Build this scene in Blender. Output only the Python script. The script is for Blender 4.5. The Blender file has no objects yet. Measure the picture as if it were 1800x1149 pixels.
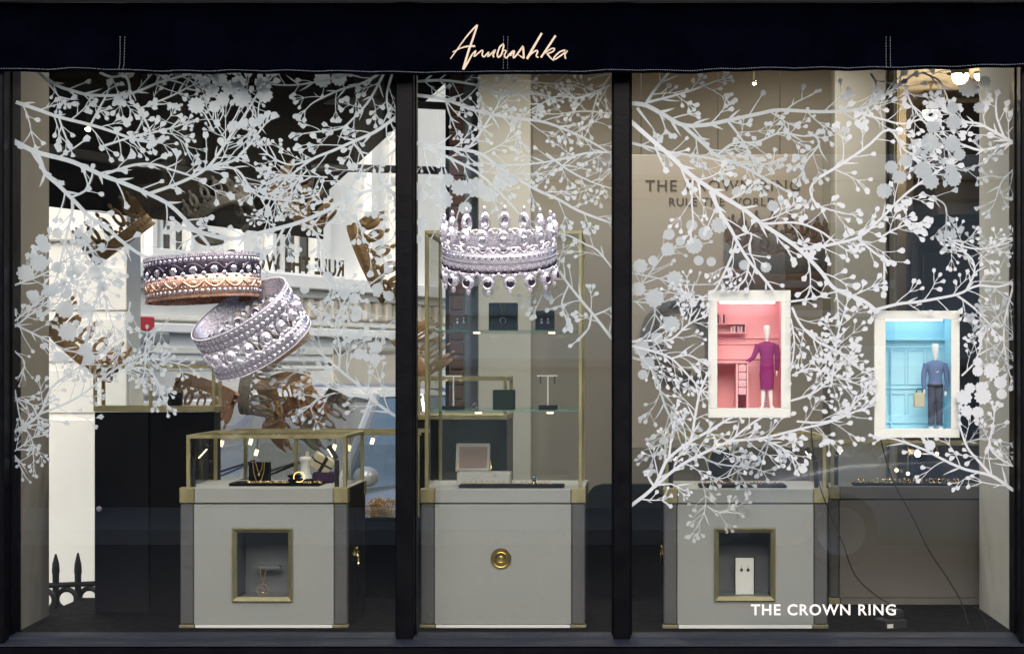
import bpy, math, random
from mathutils import Vector, Matrix, Euler, noise
R = math.radians
rnd = random.Random(7)
sc = bpy.context.scene
C = sc.collection

# ------------------------------------------------------------------ camera, sky, sun, exposure
CX, CY, CZ = 0.40, -6.30, 1.54          # the eye: across the pavement, a little to the side
D0 = -CY
cam = bpy.data.cameras.new('camera'); cam_o = bpy.data.objects.new('camera', cam); C.objects.link(cam_o)
cam_o.location = (CX, CY, CZ); cam_o.rotation_euler = (R(90), 0, 0)
cam.sensor_width = 36; cam.lens = 63.0; cam.shift_x = -200/1800; cam.shift_y = 65.5/1800
cam.clip_start = 0.1; cam.clip_end = 3000
sc.camera = cam_o
SUN_EL, SUN_AZ = 36.0, 0.0             # high, soft, from over the street
w = bpy.data.worlds.new('World'); sc.world = w; w.use_nodes = True
nt = w.node_tree
sky = nt.nodes.new('ShaderNodeTexSky'); sky.sky_type = 'NISHITA'; sky.sun_disc = False
sky.sun_elevation = R(SUN_EL); sky.sun_rotation = R(180 - SUN_AZ)
sky.air_density = 1.0; sky.dust_density = 4.0; sky.ozone_density = 1.0
bg = nt.nodes['Background']; bg.inputs['Strength'].default_value = 0.14
nt.links.new(sky.outputs[0], bg.inputs[0])
sun = bpy.data.lights.new('sun', 'SUN'); sun.energy = 0.9; sun.angle = R(60); sun.color = (1, .985, .96)
sun_o = bpy.data.objects.new('sun', sun); C.objects.link(sun_o)
_d = Vector((math.sin(R(SUN_AZ))*math.cos(R(SUN_EL)), -math.cos(R(SUN_AZ))*math.cos(R(SUN_EL)), math.sin(R(SUN_EL))))
sun_o.rotation_euler = _d.to_track_quat('Z', 'Y').to_euler(); sun_o.location = (3, -8, 12)
vs = sc.view_settings; vs.view_transform = 'Standard'; vs.look = 'None'; vs.gamma = 1; vs.use_curve_mapping = False
vs.exposure = 0.95
cy = sc.cycles
cy.use_denoising = True; cy.max_bounces = 10; cy.transparent_max_bounces = 40; cy.diffuse_bounces = 4
cy.glossy_bounces = 4; cy.caustics_reflective = False; cy.caustics_refractive = False; cy.sample_clamp_indirect = 6

# ------------------------------------------------------------------ materials
MAT = {}
def mat(name, col, rough=.5, metal=0, var=0, vscale=30, bump=0, bscale=200, spec=.5, emit=0, ecol=None, alpha=1, coat=0, dirt=0, stretch=None):
    m = bpy.data.materials.new(name); m.use_nodes = True; t = m.node_tree; p = t.nodes['Principled BSDF']
    p.inputs['Base Color'].default_value = (*col, 1); p.inputs['Roughness'].default_value = rough
    p.inputs['Metallic'].default_value = metal; p.inputs['Specular IOR Level'].default_value = spec
    if coat: p.inputs['Coat Weight'].default_value = coat; p.inputs['Coat Roughness'].default_value = .08
    if emit: p.inputs['Emission Color'].default_value = (*(ecol or col), 1); p.inputs['Emission Strength'].default_value = emit
    if var or bump or dirt:
        tc = t.nodes.new('ShaderNodeTexCoord'); src = tc.outputs['Object']
        if stretch:
            mp = t.nodes.new('ShaderNodeMapping'); mp.inputs['Scale'].default_value = stretch
            t.links.new(src, mp.inputs[0]); src = mp.outputs[0]
    if var:
        n = t.nodes.new('ShaderNodeTexNoise'); n.inputs['Scale'].default_value = vscale; n.inputs['Detail'].default_value = 6
        n.inputs['Roughness'].default_value = .65
        t.links.new(src, n.inputs['Vector'])
        r = t.nodes.new('ShaderNodeMapRange'); r.inputs[1].default_value = .25; r.inputs[2].default_value = .75
        r.inputs[3].default_value = 1-var; r.inputs[4].default_value = 1+var
        t.links.new(n.outputs[0], r.inputs[0])
        mx = t.nodes.new('ShaderNodeMix'); mx.data_type = 'RGBA'; mx.blend_type = 'MULTIPLY'; mx.inputs[0].default_value = 1
        mx.inputs[6].default_value = (*col, 1)
        t.links.new(r.outputs[0], mx.inputs[7]); t.links.new(mx.outputs[2], p.inputs['Base Color'])
        r2 = t.nodes.new('ShaderNodeMapRange'); r2.inputs[1].default_value = .3; r2.inputs[2].default_value = .7
        r2.inputs[3].default_value = max(.02, rough*.8); r2.inputs[4].default_value = min(1, rough*1.25)
        t.links.new(n.outputs[0], r2.inputs[0]); t.links.new(r2.outputs[0], p.inputs['Roughness'])
    if bump:
        n2 = t.nodes.new('ShaderNodeTexNoise'); n2.inputs['Scale'].default_value = bscale; n2.inputs['Detail'].default_value = 4
        t.links.new(src, n2.inputs['Vector'])
        b = t.nodes.new('ShaderNodeBump'); b.inputs['Strength'].default_value = bump; b.inputs['Distance'].default_value = .004
        t.links.new(n2.outputs[0], b.inputs['Height']); t.links.new(b.outputs[0], p.inputs['Normal'])
    MAT[name] = m; return m

def glass_mat(name, r0=.08, tint=(1, 1, 1), smear=0, rough=0.0):
    m = bpy.data.materials.new(name); m.use_nodes = True; t = m.node_tree; t.nodes.remove(t.nodes['Principled BSDF'])
    out = t.nodes['Material Output']
    lw = t.nodes.new('ShaderNodeLayerWeight'); lw.inputs[0].default_value = .5
    pw = t.nodes.new('ShaderNodeMath'); pw.operation = 'POWER'; pw.inputs[1].default_value = 5
    t.links.new(lw.outputs['Facing'], pw.inputs[0])
    ml = t.nodes.new('ShaderNodeMath'); ml.operation = 'MULTIPLY_ADD'; ml.inputs[1].default_value = 1-r0; ml.inputs[2].default_value = r0
    t.links.new(pw.outputs[0], ml.inputs[0])
    tr = t.nodes.new('ShaderNodeBsdfTransparent'); tr.inputs[0].default_value = (*tint, 1)
    gl = t.nodes.new('ShaderNodeBsdfGlossy'); gl.inputs['Roughness'].default_value = rough
    mix = t.nodes.new('ShaderNodeMixShader'); t.links.new(ml.outputs[0], mix.inputs[0])
    t.links.new(tr.outputs[0], mix.inputs[1]); t.links.new(gl.outputs[0], mix.inputs[2])
    last = mix.outputs[0]
    if smear:                                     # a thin film of street dust on the pane
        df = t.nodes.new('ShaderNodeBsdfDiffuse'); df.inputs[0].default_value = (.55, .55, .52, 1)
        tc = t.nodes.new('ShaderNodeTexCoord'); n = t.nodes.new('ShaderNodeTexNoise'); n.inputs['Scale'].default_value = 3; n.inputs['Detail'].default_value = 8
        t.links.new(tc.outputs['Object'], n.inputs['Vector'])
        r = t.nodes.new('ShaderNodeMapRange'); r.inputs[1].default_value = .35; r.inputs[2].default_value = .8; r.inputs[3].default_value = 0; r.inputs[4].default_value = smear
        t.links.new(n.outputs[0], r.inputs[0])
        m2 = t.nodes.new('ShaderNodeMixShader'); t.links.new(r.outputs[0], m2.inputs[0]); t.links.new(last, m2.inputs[1]); t.links.new(df.outputs[0], m2.inputs[2])
        last = m2.outputs[0]
    t.links.new(last, out.inputs['Surface']); MAT[name] = m; return m

def film_mat(name, col, opacity, trans=.35):
    m = bpy.data.materials.new(name); m.use_nodes = True; t = m.node_tree; t.nodes.remove(t.nodes['Principled BSDF'])
    out = t.nodes['Material Output']
    df = t.nodes.new('ShaderNodeBsdfDiffuse'); df.inputs[0].default_value = (*col, 1)
    tl = t.nodes.new('ShaderNodeBsdfTranslucent'); tl.inputs[0].default_value = (*col, 1)
    a = t.nodes.new('ShaderNodeMixShader'); a.inputs[0].default_value = trans
    t.links.new(df.outputs[0], a.inputs[1]); t.links.new(tl.outputs[0], a.inputs[2])
    tr = t.nodes.new('ShaderNodeBsdfTransparent')
    mx = t.nodes.new('ShaderNodeMixShader'); mx.inputs[0].default_value = opacity
    t.links.new(tr.outputs[0], mx.inputs[1]); t.links.new(a.outputs[0], mx.inputs[2])
    t.links.new(mx.outputs[0], out.inputs['Surface']); MAT[name] = m; return m

mat('black_paint', (.0012, .0014, .0030), .4, spec=.10, var=.25, vscale=12, bump=.15, bscale=60)
mat('cab_lacquer', (.155, .145, .130), .35, spec=.5, var=.05, vscale=4)
mat('sill_sky_sheen', (.010, .013, .022), .6, spec=.15, var=.7, vscale=25, bump=.4, bscale=90, stretch=(.3, 2, 2))  # bluer and lighter than the frame: sky reflection put into the colour, with wear
mat('awning_cloth', (.0006, .0008, .0024), .75, var=.5, vscale=5, bump=.25, bscale=700, spec=0)
mat('awning_bar', (.03, .034, .042), .45, .4)
mat('thread', (.10, .115, .14), .7)
mat('letter_gold', (.46, .37, .29), .45, .15, var=.15, vscale=60)
mat('shagreen', (.245, .258, .248), .62, var=.17, vscale=420, bump=.35, bscale=900)
mat('post_grey', (.085, .087, .090), .42, .25, var=.12, vscale=60)
mat('lacquer_black', (.0012, .0016, .003), .35, var=.15, vscale=8, spec=.14)
mat('lacquer_navy', (.0018, .0026, .006), .5, spec=.12, var=.15, vscale=8)
mat('lacquer_green', (.002, .006, .0055), .3, spec=.3, var=.15, vscale=8)
mat('brass', (.38, .345, .19), .38, .8, var=.12, vscale=40, bump=.08, bscale=300, stretch=(1, 1, .2))
mat('brass_shiny', (.72, .56, .22), .2, 1)
mat('gold', (.90, .64, .26), .25, .7)
mat('gold_rose', (.62, .37, .28), .25, .9, var=.2, vscale=60)
mat('pave_base', (.26, .25, .30), .3, .6, var=.3, vscale=140)
mat('blue_grey', (.13, .15, .17), .5)
mat('silver', (.46, .445, .52), .26, .5, var=.35, vscale=120, bump=.3, bscale=160)
mat('oxidised', (.06, .05, .075), .3, .8, var=.2, vscale=60)
mat('diamond', (.60, .59, .68), .06, .75, var=.8, vscale=190)  # light and dark noise in the colour stands in for facet sparkle
mat('gem_black', (.035, .03, .045), .08, .3, coat=.6)
mat('emerald', (.01, .13, .09), .08, .1, coat=.6)
for nm, c in (('bronze_brown', (.22, .135, .055)), ('bronze_tan', (.33, .20, .095)), ('bronze_red', (.27, .155, .095)), ('bronze_grey', (.20, .18, .15)), ('print_brown', (.085, .050, .030)), ('print_grey', (.085, .082, .074))):
    mat(nm, c, .55, .15, var=.35, vscale=70, bump=.8, bscale=260)
mat('wall_taupe', (.215, .194, .157), .8, var=.05, vscale=5, bump=.08, bscale=150)
mat('wall_stone', (.43, .42, .37), .8, var=.07, vscale=9, bump=.12, bscale=120)
mat('poster', (.285, .255, .210), .75, var=.03, vscale=4)
mat('wall_dado', (.165, .135, .105), .7, var=.06, vscale=6)
mat('ceiling_paint', (.42, .37, .29), .85)
mat('slate', (.125, .135, .155), .5, var=.1, vscale=8)
mat('floor_dark', (.005, .0045, .005), .4, spec=.25, var=.4, vscale=20)
mat('platform', (.0010, .0013, .002), .7, spec=.02, var=.4, vscale=30)
mat('ink', (.012, .010, .008), .6)
mat('ink_poster', (.045, .038, .030), .7)
mat('ink_brown', (.045, .030, .014), .6)
mat('velvet', (.006, .006, .008), .9, spec=.1)
mat('velvet_green', (.004, .016, .012), .85, spec=.15)
mat('card_grey', (.10, .105, .11), .7)
mat('leather_grey', (.33, .33, .32), .6, bump=.2, bscale=500)
mat('lining', (.20, .155, .135), .85)
mat('paper_white', (.62, .62, .60), .6)
mat('carton_cream', (.60, .52, .36), .5)
mat('plum', (.035, .012, .05), .8)
mat('frame_white', (.80, .80, .77), .5, var=.02, vscale=6)
mat('plaster_white', (.82, .82, .80), .45)
mat('pink', (.85, .45, .48), .6, var=.03, vscale=10)
mat('pink_deep', (.80, .40, .43), .6)
mat('magenta_cloth', (.26, .014, .15), .85, bump=.3, bscale=900)
mat('blue', (.47, .78, .89), .6, var=.03, vscale=10)
mat('blue_deep', (.36, .68, .83), .6)
mat('denim', (.13, .19, .36), .85, bump=.3, bscale=900)
mat('trousers', (.055, .060, .095), .9)
mat('tote', (.52, .47, .33), .8)
mat('rubber_black', (.008, .008, .009), .55)
mat('iron_black', (.010, .011, .012), .5, var=.2, vscale=30)
mat('stucco_white', (.84, .83, .80), .75, var=.05, vscale=2, bump=.08, bscale=40)
mat('stucco_cream', (.80, .77, .70), .8, var=.07, vscale=2, bump=.08, bscale=40)
mat('stucco_tan', (.56, .51, .42), .85, var=.1, vscale=3)
mat('sash_white', (.78, .78, .76), .45)
mat('dark_pane', (.02, .024, .028), .06, coat=.5)
mat('red_sign', (.45, .015, .03), .4)
mat('grey_box', (.20, .21, .21), .5)
mat('brick_red', (.115, .055, .038), .85, var=.3, vscale=40, bump=.5, bscale=150)
mat('mortar', (.26, .24, .21), .9)
mat('asphalt', (.035, .035, .037), .85, var=.3, vscale=60, bump=.5, bscale=150)
mat('flagstone', (.34, .33, .30), .8, var=.2, vscale=14, bump=.3, bscale=90)
mat('kerb_stone', (.28, .27, .25), .8, var=.15, vscale=20)
mat('car_silver', (.72, .73, .74), .25, .3, coat=.7)
mat('car_black', (.006, .007, .009), .2, .2, coat=.8)
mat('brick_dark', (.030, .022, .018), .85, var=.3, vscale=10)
mat('car_blue', (.025, .10, .36), .22, .3, coat=.8)
mat('tyre', (.012, .012, .012), .8)
mat('alloy', (.5, .5, .5), .3, .8)
mat('car_lamp', (.7, .7, .7), .1, .2, coat=.8)
mat('dry_flower', (.42, .27, .12), .8)
mat('lamp_warm', (1, .8, .5), .5, emit=14, ecol=(1, .72, .38))
mat('lamp_small', (1, .85, .6), .5, emit=1.6, ecol=(1, .80, .50))
mat('led_white', (1, 1, 1), .5, emit=7, ecol=(1, .93, .86))
mat('led_cool', (1, 1, 1), .5, emit=6, ecol=(.86, .95, 1))
mat('spot_body', (.03, .03, .03), .4)
mat('mirror_dark', (.02, .02, .022), .03, coat=.8)
mat('vinyl_white', (.46, .49, .53), .55, spec=.3)
mat('letter_white', (.86, .86, .85), .5)
film_mat('vinyl_frost', (.45, .505, .55), .80)  # frosted film; its tone also puts awning shade into left and middle sprays
film_mat('vinyl_shade_tone', (.47, .525, .57), .92)  # white vinyl again, awning shade put into its bluish tone
film_mat('vinyl_faint', (.72, .76, .77), .36)
glass_mat('pane_glass', .145, (.97, .985, .975), smear=.003)
glass_mat('case_glass', .05, (.975, .99, .98))
glass_mat('side_glass', .06, (.95, .97, .96))
glass_mat('car_glass', .30, (.62, .66, .68))
m = mat('shelf_glass', (.10, .30, .25), .08); m.node_tree.nodes['Principled BSDF'].inputs['Alpha'].default_value = .45

# ------------------------------------------------------------------ building blocks
def at(px, py, y):
    """the point at depth y that the eye sees at photo pixel (px, py)"""
    s = (D0 + y)/D0/500
    return Vector((CX + (px-1100)*s, y, CZ + (640-py)*s))
def ax(px, y): return at(px, 640, y).x
def az(py, y): return at(1100, py, y).z

class MB:
    def __init__(self, f=None): self.v = []; self.f = []; self.sm = []; self.tf = f
    def add(self, vs, fs, smooth=False):
        o = len(self.v)
        self.v += [Vector(self.tf(Vector(p))) if self.tf else Vector(p) for p in vs]
        self.f += [tuple(i+o for i in f) for f in fs]; self.sm += [smooth]*len(fs)
    def box(self, x0, x1, y0, y1, z0, z1, c=0.0, M=None):
        x0, x1 = min(x0, x1), max(x0, x1); y0, y1 = min(y0, y1), max(y0, y1); z0, z1 = min(z0, z1), max(z0, z1)
        c = min(c, (x1-x0)*.45, (y1-y0)*.45, (z1-z0)*.45)
        if c <= 0:
            vs = [(x, y, z) for z in (z0, z1) for y in (y0, y1) for x in (x0, x1)]
            fs = [(0, 2, 3, 1), (4, 5, 7, 6), (0, 1, 5, 4), (2, 6, 7, 3), (0, 4, 6, 2), (1, 3, 7, 5)]
        else:                                          # chamfered box
            vs = []; 
            for (z, sz) in ((z0, 1), (z1, -1)):
                for (y, sy) in ((y0, 1), (y1, -1)):
                    for (x, sx) in ((x0, 1), (x1, -1)):
                        vs += [(x, y+sy*c, z+sz*c), (x+sx*c, y, z+sz*c), (x+sx*c, y+sy*c, z)]
            I = lambda ix, iy, iz, k: ((iz*2+iy)*2+ix)*3+k
            fs = [(I(0,0,0,0), I(0,0,1,0), I(0,1,1,0), I(0,1,0,0)), (I(1,0,0,0), I(1,1,0,0), I(1,1,1,0), I(1,0,1,0)),
                  (I(0,0,0,1), I(1,0,0,1), I(1,0,1,1), I(0,0,1,1)), (I(0,1,0,1), I(0,1,1,1), I(1,1,1,1), I(1,1,0,1)),
                  (I(0,0,0,2), I(0,1,0,2), I(1,1,0,2), I(1,0,0,2)), (I(0,0,1,2), I(1,0,1,2), I(1,1,1,2), I(0,1,1,2))]
            for iy in (0, 1):
                for iz in (0, 1):
                    q = (I(0,iy,iz,1), I(0,iy,iz,2), I(1,iy,iz,2), I(1,iy,iz,1)); fs.append(q if iy ^ iz else q[::-1])
            for ix in (0, 1):
                for iz in (0, 1):
                    q = (I(ix,0,iz,0), I(ix,0,iz,2), I(ix,1,iz,2), I(ix,1,iz,0)); fs.append(q[::-1] if ix ^ iz else q)
            for ix in (0, 1):
                for iy in (0, 1):
                    q = (I(ix,iy,0,0), I(ix,iy,0,1), I(ix,iy,1,1), I(ix,iy,1,0)); fs.append(q if ix ^ iy else q[::-1])
            for iz in (0, 1):
                for iy in (0, 1):
                    for ix in (0, 1):
                        q = (I(ix,iy,iz,0), I(ix,iy,iz,1), I(ix,iy,iz,2)); fs.append(q if (ix+iy+iz) % 2 == 0 else q[::-1])
        if M is not None: vs = [M @ Vector(p) for p in vs]
        self.add(vs, fs)
        return self
    def lathe(self, prof, n=24, M=None, close=False, a0=0, a1=2*math.pi, smooth=True):
        """prof: (r, z) pairs turned about z"""
        full = abs(a1-a0-2*math.pi) < 1e-6; k = len(prof); cols = n if full else n+1
        vs = []
        for i in range(cols):
            a = a0+(a1-a0)*i/n
            vs += [(r*math.cos(a), r*math.sin(a), z) for r, z in prof]
        fs = []
        for i in range(n):
            j = (i+1) % cols
            for q in range(k if close else k-1):
                q2 = (q+1) % k
                fs.append((i*k+q, j*k+q, j*k+q2, i*k+q2))
        if M is not None: vs = [M @ Vector(p) for p in vs]
        self.add(vs, fs, smooth); return self
    def tube(self, pts, r0, r1=None, n=8, cap=True):
        r1 = r0 if r1 is None else r1; pts = [Vector(p) for p in pts]; vs = []; fs = []; N = len(pts)
        ref = None
        for i, p in enumerate(pts):
            t = (pts[min(i+1, N-1)]-pts[max(i-1, 0)]).normalized()
            if ref is None: ref = t.orthogonal().normalized()
            u = (ref-t*ref.dot(t)).normalized(); v = t.cross(u); ref = u
            r = r0+(r1-r0)*i/(N-1) if not isinstance(r0, (list, tuple)) else r0[i]
            vs += [p+(u*math.cos(2*math.pi*k/n)+v*math.sin(2*math.pi*k/n))*r for k in range(n)]
        for i in range(N-1):
            for k in range(n):
                k2 = (k+1) % n; fs.append((i*n+k, i*n+k2, (i+1)*n+k2, (i+1)*n+k))
        if cap: fs += [tuple(range(n))[::-1], tuple((N-1)*n+k for k in range(n))]
        self.add(vs, fs, True); return self
    def ball(self, c, r, seg=12, rings=8, sq=(1, 1, 1), smooth=True, M=None):
        prof = [(max(1e-5, math.sin(math.pi*i/rings)), -math.cos(math.pi*i/rings)) for i in range(rings+1)]
        MM = Matrix.Translation(c) @ (M or Matrix.Identity(4)) @ Matrix.Diagonal((r*sq[0], r*sq[1], r*sq[2], 1))
        return self.lathe(prof, seg, MM, smooth=smooth)
    def torus(self, Rr, r, n=24, k=8, M=None):
        prof = [(Rr+r*math.cos(2*math.pi*i/k), r*math.sin(2*math.pi*i/k)) for i in range(k)]
        return self.lathe(prof, n, M, close=True)
    def prism(self, prof, x0, x1):
        """profile of (y, z) pushed along x"""
        k = len(prof); vs = [(x0, y, z) for y, z in prof]+[(x1, y, z) for y, z in prof]
        fs = [(i, (i+1) % k, k+(i+1) % k, k+i) for i in range(k)]+[tuple(range(k))[::-1], tuple(range(k, 2*k))]
        self.add(vs, fs); return self
    def bpx(self, p0, p1, q0, q1, y0, y1, c=0.0, yr=None):
        """box whose front, at depth y0, fills photo pixels p0..p1 by q0..q1"""
        yr = y0 if yr is None else yr
        return self.box(ax(p0, yr), ax(p1, yr), y0, y1, az(q1, yr), az(q0, yr), c)

def tag(o, label=None, cat=None, group=None, kind=None):
    if label: o['label'] = label
    if cat: o['category'] = cat
    if group: o['group'] = group
    if kind: o['kind'] = kind
    return o
def thing(name, loc, label, cat, group=None, rz=0):
    o = bpy.data.objects.new(name, None); C.objects.link(o); o.location = loc; o.rotation_euler = (0, 0, rz); o.empty_display_size = .05
    return tag(o, label, cat, group)
def base_of(o):
    p = Vector((0, 0, 0))
    while o is not None: p = p+Vector(o.location); o = o.parent
    return p
def obj(name, mb, m, parent=None, local=False, sharp=40, label=None, kind=None):
    """one mesh; vertices given in world space unless local; parented under its thing"""
    me = bpy.data.meshes.new(name)
    vs = mb.v
    if parent is not None and not local:
        o0 = base_of(parent); vs = [v-o0 for v in vs]
        origin = Vector((0, 0, 0))
    me.from_pydata([tuple(v) for v in vs], [], mb.f)
    me.polygons.foreach_set('use_smooth', mb.sm); me.update()
    if any(mb.sm): me.set_sharp_from_angle(angle=R(sharp))
    for mm in (m if isinstance(m, (list, tuple)) else [m]): me.materials.append(MAT[mm])
    o = bpy.data.objects.new(name, me); C.objects.link(o)
    if parent is not None: o.parent = parent
    if label: o['label'] = label
    if kind: o['kind'] = kind
    return o
def text_mb(s, size, M, bold=0, depth=.0015, align='CENTER', space=1.0):
    cu = bpy.data.curves.new('t', 'FONT'); cu.body = s; cu.size = size; cu.align_x = align; cu.extrude = depth; cu.offset = bold; cu.space_character = space; cu.resolution_u = 4
    to = bpy.data.objects.new('t', cu); C.objects.link(to)
    dg = bpy.context.evaluated_depsgraph_get(); me = bpy.data.meshes.new_from_object(to.evaluated_get(dg))
    mb = MB(); mb.add([M @ v.co for v in me.vertices], [tuple(p.vertices) for p in me.polygons])
    bpy.data.objects.remove(to); bpy.data.curves.remove(cu); bpy.data.meshes.remove(me)
    return mb
def islands(mb):
    """one builder for each connected piece"""
    par = list(range(len(mb.v)))
    def find(i):
        while par[i] != i: par[i] = par[par[i]]; i = par[i]
        return i
    key = {}
    for i, v in enumerate(mb.v):
        k = (round(v.x, 5), round(v.y, 5), round(v.z, 5))
        if k in key: par[find(i)] = find(key[k])
        else: key[k] = i
    for f in mb.f:
        for i in f[1:]: par[find(i)] = find(f[0])
    out = {}
    for f, s in zip(mb.f, mb.sm): out.setdefault(find(f[0]), []).append(f)
    res = []
    for fs in out.values():
        ids = sorted({i for f in fs for i in f}); mp = {i: k for k, i in enumerate(ids)}
        b = MB(); b.add([mb.v[i] for i in ids], [tuple(mp[i] for i in f) for f in fs]); res.append(b)
    return res
def letters(parent, mb, m):
    for b in islands(mb): obj('letter', b, m, parent)
FRONT = Matrix.Rotation(R(90), 4, 'X')       # text lying in xy stands up facing the street
def smooth_path(pts, step=8.0):
    """Catmull-Rom through 2-D points"""
    P = [Vector(p) for p in pts]
    if len(P) == 2: P = [P[0], (P[0]+P[1])/2, P[1]]
    out = []
    for i in range(len(P)-1):
        a, b, c, d = P[max(i-1, 0)], P[i], P[i+1], P[min(i+2, len(P)-1)]
        n = max(2, int((c-b).length/step))
        for k in range(n):
            t = k/n
            out.append(.5*((2*b)+(c-a)*t+(2*a-5*b+4*c-d)*t*t+(-a+3*b-3*c+d)*t**3))
    out.append(P[-1]); return out

# ------------------------------------------------------------------ ground
def slab(name, x0, x1, y0, y1, z0, z1, m, kind='structure', label=None):
    o = obj(name, MB().box(x0, x1, y0, y1, z0, z1), m); o['kind'] = kind
    return o
slab('road', -300, 300, -300, 300, -.5, -.14, 'asphalt')
slab('pavement', -1.6, 14, -2.6, .30, -.3, 0, 'flagstone')
slab('far_pavement', -40, 40, -13.0, -10.4, -.3, 0, 'flagstone')
slab('kerb', -1.6, 14, -2.75, -2.6, -.3, .004, 'kerb_stone')

# the side window runs back from the corner, not square to the front
S0 = Vector((-1.819, .5)); S1 = Vector((-.527, 3.6)); LD = (S1-S0).normalized(); LN = Vector((-LD.y, LD.x)); LLEN = (S1-S0).length
LANG = math.atan2(LD.y, LD.x)
def side(u, off=0.0, z=0.0):
    p = S0+LD*u+LN*off; return Vector((p.x, p.y, z))
SIDE = Matrix.Translation((S0.x, S0.y, 0)) @ Matrix.Rotation(LANG, 4, 'Z')      # local x along the window, local +y outwards
def u_at(px, off):
    """distance along the side line, pushed out by off, that the eye sees at pixel column px"""
    k = (px-1100)/500/D0; p = S0+LN*off
    return (k*(D0+p.y)-(p.x-CX))/(LD.x-k*LD.y)

sp = obj('side_pavement', MB().box(-1.2, 40, .12, 1.62, -.3, -.004, M=SIDE), 'flagstone'); sp['kind'] = 'structure'

# ------------------------------------------------------------------ the shop
shop = thing('corner_shop', (0, 0, 0), 'black framed corner jewellery shop with three tall display panes under an awning', 'shop')
ZS, ZT = .594, 2.95
def mull(p0, p1, y0=-.055, y1=.05, z0=.565, z1=3.0):
    b = MB(); b.box(ax(p0, 0), ax(p1, 0), y0, y1, z0, z1, .004)
    b.box(ax(p0, 0)-.006, ax(p1, 0)+.006, -.018, .03, z0+.02, z1, .003)
    return b
obj('mullion', mull(699, 730), 'black_paint', shop)
obj('mullion', mull(1078, 1108), 'black_paint', shop)
b = MB().box(-2.2, ax(24, 0), -.10, .08, 0, 3.4, .005); b.box(ax(12, 0), ax(27, 0), -.03, .06, .60, 3.4, .003)
obj('door_jamb', b, 'black_paint', shop)
b = MB().box(ax(1783, 0), 3.4, -.10, .08, 0, 3.4, .005); b.box(ax(1780, 0), ax(1790, 0), -.03, .06, .60, 3.4, .003)
obj('door_jamb', b, 'black_paint', shop)
xl, xr = ax(24, 0), ax(1783, 0)
obj('sill', MB().prism([(.03, .596), (-.012, .594), (-.048, .589), (-.054, .5825), (-.118, .5712), (-.120, .568), (.03, .565)], xl-.30, xr+.30), 'sill_sky_sheen', shop)
obj('sill_face', MB().box(xl-.3, xr+.3, -.116, .03, .399, .5645, .004), 'black_paint', shop)
obj('stall_riser', MB().box(xl-.4, xr+.4, -.10, .03, 0, .398), 'black_paint', shop)
obj('fascia', MB().box(-2.2, 3.4, -.06, .10, 2.96, 3.9), 'black_paint', shop)
for p0, p1 in ((26, 700), (729, 1079), (1107, 1782)):
    g = MB(); x0, x1 = ax(p0, 0), ax(p1, 0)
    g.add([(x0, 0, .594), (x1, 0, .594), (x1, 0, 2.96), (x0, 0, 2.96)], [(0, 1, 2, 3)])
    obj('pane', g, 'pane_glass', shop)
# inside shell
obj('window_platform', MB().box(-1.82, 1.95, .031, 1.02, .40, .588), 'platform', shop)
fl = MB(); fl.add([(-1.6, 1.02, .1), (6, 1.02, .1), (6, 8, .1), (1.2, 8, .1), (-.45, 3.7, .1)], [(0, 1, 2, 3, 4)]); obj('shop_floor', fl, 'floor_dark', shop)
cl = MB(); cl.add([(-1.9, .1, 3.3), (6, .1, 3.3), (6, 8, 3.3), (1.2, 8, 3.3), (-.50, 3.65, 3.3)], [(0, 1, 2, 3, 4)]); obj('ceiling', cl, 'ceiling_paint', shop)
# corner pier at one end, reveal wall at the other
b = MB(); b.add([(p.x, p.y, z) for z in (.0, 3.3) for p in (Vector((ax(26, .06), .06)), Vector((ax(26, .06)-.02, .5)), Vector((-2.2, .3)), Vector((-2.2, .06)))],
                [(0, 1, 5, 4), (1, 2, 6, 5), (2, 3, 7, 6), (3, 0, 4, 7)])
obj('corner_pier', b, 'wall_taupe', shop)
obj('reveal_wall', MB().box(ax(1781, .08), 2.4, .082, .69, .1, 3.3), 'wall_stone', shop)
YB = 3.3
obj('back_wall', MB().box(ax(930, YB), ax(1470, YB), YB, YB+.15, .1, 3.3), 'wall_taupe', shop)
obj('skirting', MB().box(ax(936, YB), ax(1468, YB), YB-.25, YB-.01, .1, .50), 'floor_dark', shop)
obj('stone_pillar', MB().box(ax(840, YB-.1), ax(933, YB-.1), YB-.1, YB+.5, .1, 3.3, .006), 'wall_stone', shop)
obj('pilaster', MB().box(ax(1468, 3.1), ax(1560, 3.1), 3.1, YB+.2, .1, 3.3, .01), 'wall_stone', shop)
obj('pilaster', MB().box(ax(1560, 3.16), ax(1577, 3.16), 3.16, YB+.6, .1, 3.3, .01), 'wall_stone', shop)
# the room behind the opening
obj('inner_wall', MB().box(2.0, 6.0, 5.6, 5.75, .1, 2.55), 'slate', shop)
obj('inner_wall_upper', MB().box(1.6, 6.0, 5.58, 5.75, 2.56, 3.3), 'wall_taupe', shop)
obj('outer_wall', MB().box(3.3, 3.45, .7, 5.6, .1, 3.3), 'slate', shop)
obj('room_partition', MB().box(1.3, 2.2, 5.2, 5.35, .1, 3.3), 'wall_taupe', shop)
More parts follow.
